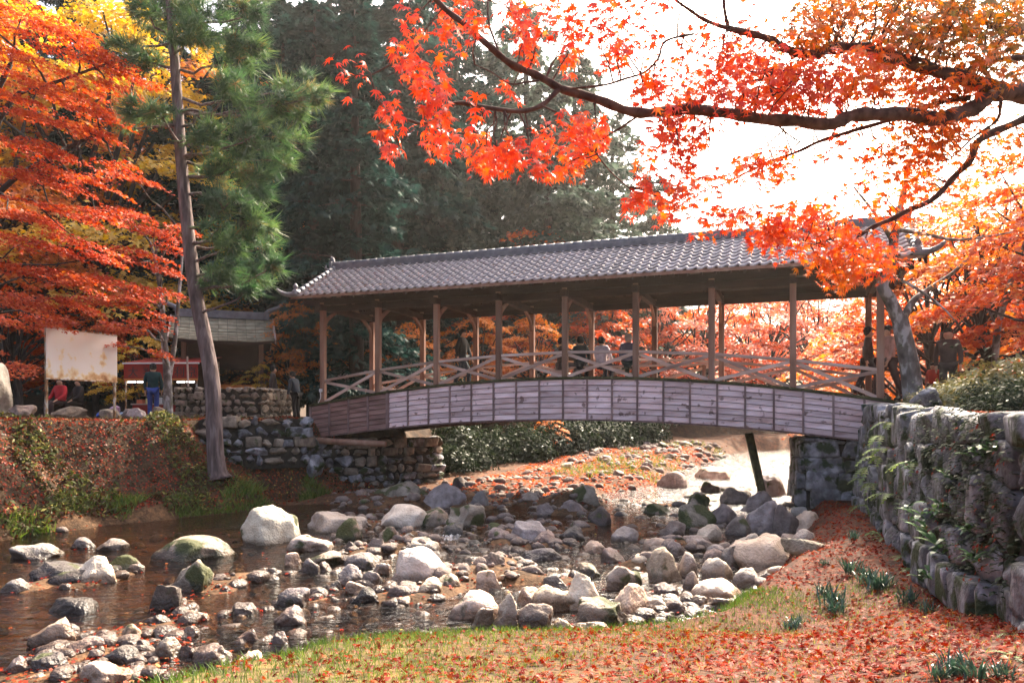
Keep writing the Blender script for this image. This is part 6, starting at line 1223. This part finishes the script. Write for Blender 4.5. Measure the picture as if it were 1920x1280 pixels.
n = 2600; y = r.uniform(27, 45, n); x = np.interp(y, XCy, XCx) - r.uniform(2.5, 7, n); ok = (vnoise(x, y, 1.6, 54) > .52) & (x > np.interp(y, XLy, XLx)); grass('bar_grass', 'dry grass on the far gravel bar', x[ok], y[ok], r.uniform(.2, .4, ok.sum()), np.clip(.6 + r.normal(0, .2, ok.sum()), 0, 1), spread=.5)
# ------------------------------------------------------------------ plants on the wall and at its foot
def frond(mb, p, d, L_, w, droop, pin=True, n=9):
    d = Vector(d).normalized(); s = d.cross(Vector((0, 0, 1))).normalized(); q = Vector(p)
    for i in range(n):
        t = i / n; c = q + d * L_ * t + Vector((0, 0, 1)) * (L_ * (.5 * t - droop * t * t)); c2 = q + d * L_ * (t + 1 / n) + Vector((0, 0, 1)) * (L_ * (.5 * (t + 1 / n) - droop * (t + 1 / n) ** 2))
        ww = w * math.sin(math.pi * (t * .85 + .12)) 
        if pin:
            for k in (-1, 1):
                e = (c + c2) / 2 + s * k * ww + (c2 - c) * .6; mb.add([c, c2, e], [(0, 1, 2)])
        else: 
            w2 = w * math.sin(math.pi * ((t + 1 / n) * .9 + .08)); mb.add([c - s * ww, c + s * ww, c2 + s * w2, c2 - s * w2], [(0, 1, 2, 3)])
def plant_mesh(kind, seed):
    ri = random.Random(seed); mb = MB()
    if kind == 'fern':
        for i in range(7): a = i * .9 + ri.uniform(-.3, .3); frond(mb, (0, 0, 0), (math.cos(a), math.sin(a), 0), ri.uniform(.28, .42), .07, ri.uniform(.5, .9))
    elif kind == 'strap':
        for i in range(46): a = ri.uniform(0, 6.28); frond(mb, (ri.uniform(-.08, .08), ri.uniform(-.08, .08), 0), (math.cos(a), math.sin(a), ri.uniform(.6, 2.2)), ri.uniform(.14, .26), .008, ri.uniform(.3, .8), False, 5)
    elif kind == 'broad':
        for i in range(14): a = i * 2.4; frond(mb, (ri.uniform(-.06, .06), ri.uniform(-.06, .06), ri.uniform(0, .12)), (math.cos(a), math.sin(a), ri.uniform(.1, .6)), ri.uniform(.14, .24), .03, ri.uniform(.4, .9), False, 5)
    else:   # ivy
        for i in range(150):
            p = Vector((ri.gauss(0, .22), ri.uniform(-.02, .08), ri.gauss(0, .25))); a = ri.uniform(0, 6.28); frond(mb, p, (math.cos(a) * .6, .8, ri.uniform(-.5, .3)), ri.uniform(.035, .06), .018, .6, False, 2)
    me = mb.mesh(kind + '_leaves', None); at_ = me.attributes.new('tint', 'FLOAT', 'FACE'); at_.data.foreach_set('value', np.clip(np.repeat(np.random.default_rng(seed).normal(.5, .22, len(me.polygons) // 5 + 1), 5)[:len(me.polygons)], 0, 1).astype(np.float32)); return me
PM = {k: [plant_mesh(k, 5 + i) for i in range(3)] for k in ('fern', 'strap', 'broad', 'ivy')}
ORD = 'first second third fourth fifth sixth seventh eighth ninth tenth eleventh twelfth thirteenth fourteenth fifteenth sixteenth seventeenth eighteenth nineteenth twentieth'.split() + ['twenty-' + w for w in 'first second third fourth fifth'.split()]
PMAT = {'fern': 'fern', 'strap': 'strap', 'broad': 'broad', 'ivy': 'shrub'}
def plant(kind, loc, s, rz, label, group, name, tilt=0):
    me = PM[kind][random.randrange(3)]; o = link(name, me, None, loc, (tilt, 0, rz), (s,) * 3, M[PMAT[kind]]); tag(o, label, 'plant', group); return o
wd = Vector((4.2 - 8.2, 6.2 - 17.5, 0)).normalized(); wn_ = Vector((wd.y, -wd.x, 0))      # wall runs toward the camera, faces the stream
def on_wall(u, v, out=.26):
    """point on the wall's face behind picture point u, v"""
    k = (u - 960) / FPX; A = Vector((8.2, 17.5)); t = (A.x - k * A.y) / (k * wd.y - wd.x); y = A.y + wd.y * t; z = E - (v - HOR) / FPX * y
    q = Vector((X(u, y), y, z)); return q + wn_ * (out - .10 * (z - .6))
face = math.atan2(wn_.y, wn_.x)
for i_, (u, v, s) in enumerate(sorted(((1655,820,1.0),(1660,860,1.2),(1640,880,1.1),(1672,795,.9),(1650,910,.9),(1690,930,1.0),(1665,845,1.0),(1625,900,.9),(1720,870,.8),(1640,950,.8)))): plant('fern', on_wall(u, v, .18), s * 1.3, face + random.uniform(-.5, .5), 'yellow-green fern hanging on the right-hand wall, %s counted from the bridge' % ORD[i_], 'ferns on the wall', 'fern', .0)
for i_, (u, v, s) in enumerate(sorted(((1735,965,1.0),(1760,985,1.2),(1790,970,1.1),(1770,1010,1.2),(1850,860,.9),(1880,850,.8),(1720,880,.8),(1800,1040,1.1),(1870,1060,.8),(1780,1090,1.0),(1850,1000,.7),(1800,900,.7)))): plant('broad', on_wall(u, v), s, random.uniform(0, 6), 'glossy broad-leaved plant rooted in the right-hand wall, %s from the bridge' % ORD[i_], 'broad-leaved plants on the wall', 'broad_leaf_plant')
for i_, (u, v, s) in enumerate(sorted(((1725,800,1.0),(1745,840,1.1),(1790,800,1.2),(1820,830,1.3),(1850,810,1.1),(1815,900,1.2),(1840,940,1.3),(1760,900,1.0),(1700,840,1.0),(1880,900,1.2),(1690,900,1.1),(1655,940,1.0),(1870,980,1.2),(1830,870,1.2),(1640,830,.9),(1730,930,1.0),(1900,1020,1.1),(1830,1040,1.1),(1800,960,1.1),(1770,860,1.1),(1710,970,1.0),(1860,880,1.2),(1620,870,.9)))): plant('ivy', on_wall(u, v, .16), s * 1.25, face - math.pi / 2, 'dark creeper patch on the right-hand wall, %s from the bridge' % ORD[i_], 'creepers on the wall', 'wall_creeper')
for i_, (u, v, s) in enumerate(sorted(((1600,1075,1.2),(1640,1105,1.3),(1625,1090,1.1),(1660,1100,1.0),(1560,1135,1.3),(1545,1115,.9),(1570,1150,1.0),(1480,1180,.7),(1495,1170,.6),(1700,1130,1.0),(1790,1260,1.3),(1830,1275,1.4),(1760,1270,1.0),(1880,1270,1.1),(1600,1010,.9),(1460,1035,.8),(1545,1060,.6),(1740,1150,.8)), key=lambda q: q[1])):
    yy = 9.0
    for _ in range(8): yy = (E - gz(X(u, yy), yy)) * FPX / (v - HOR)
    plant('strap', (X(u, yy), yy, gz(X(u, yy), yy) - .01), s * min(1.05, .12 * yy), random.uniform(0, 6), 'dark green strap-leaved tuft among the red fallen leaves, %s nearest the bridge' % ORD[i_], 'strap-leaved tufts', 'grass_tuft')
for i_, (u, v, s) in enumerate(sorted(((1660,1010,1.0),(1700,1045,1.0),(1720,1070,1.1),(1690,1010,.9),(1640,1000,.9),(1895,1190,.5),(1900,1230,.5)), key=lambda q: q[1])):
    yy = 9.0
    for _ in range(8): yy = (E - gz(X(u, yy), yy)) * FPX / (v - HOR)
    plant('fern', (X(u, yy), yy, gz(X(u, yy), yy)), s * .8, random.uniform(0, 6), 'small fern at the foot of the right-hand wall, %s from the bridge' % ORD[i_], 'ferns at the wall foot', 'fern')
n = 5000; y = r.uniform(2, 18, n); x = xw(y) + r.uniform(.4, 5, n); ok = x / y < .72; x, y = x[ok], y[ok]
tag(link('terrace_leaves', leaves('terrace_leaves', np.stack([x, y, H(x, y) + .02], 1), np.tile([0, 0, 1.], (len(x), 1)) + r.normal(0, .4, (len(x), 3)), r.uniform(.03, .06, len(x)), (FAR_V, FAR_F), np.clip(.5 + r.normal(0, .2, len(x)), 0, 1), M['litter'])), 'leaf litter on the terrace above the right-hand wall', 'leaves', kind='stuff')
# red leaves lodged on the wall and on the bridge roof
n = 120; pts = [on_wall(random.uniform(1625, 1915), random.uniform(790, 1100), .30) for _ in range(n)]
tag(link('lodged_leaves', leaves('lodged_leaves', np.array([tuple(p) for p in pts]), np.tile(np.array([wn_.x, wn_.y, .6]), (n, 1)) + r.normal(0, .3, (n, 3)), r.uniform(.03, .05, n), (NEAR_V, NEAR_F), np.clip(.35 + r.normal(0, .15, n), 0, 1), M['litter'])), 'red leaves lodged in the joints of the right-hand wall', 'leaves', kind='stuff')
n = 170; t_ = T0 + .3 + (r.uniform(0, 1, n) ** 1.8) * 9; f_ = r.uniform(.03, .85, n); pts = [BR @ Vector((t_[i], EY + (RY - EY) * f_[i], EZ + (RZ - EZ) * f_[i] + .075)) for i in range(n)]; nn = BR.to_3x3() @ Vector((0, -math.sin(SL), math.cos(SL)))
tag(link('roof_leaves', leaves('roof_leaves', np.array([tuple(p) for p in pts]), np.tile(np.array(nn), (n, 1)) + r.normal(0, .25, (n, 3)), r.uniform(.03, .055, n), (FAR_V, FAR_F), np.clip(.7 + r.normal(0, .15, n), 0, 1), M['litter'])), 'orange leaves fallen on the left part of the bridge roof', 'leaves', kind='stuff')
# ------------------------------------------------------------------ thin sunlit haze in the valley
m, t, N, L = nt('valley_haze'); out = N('OutputMaterial'); pv = N('VolumePrincipled'); pv.inputs['Color'].default_value = (0.95, 0.92, 0.88, 1); pv.inputs['Density'].default_value = 0.0003; pv.inputs['Anisotropy'].default_value = 0.6
L(pv.outputs[0], out.inputs['Volume'])
tag(MB().box(-130, 130, -25, 130, -3, 48).build('haze', m), 'thin pale haze in the valley air', 'haze', kind='stuff')
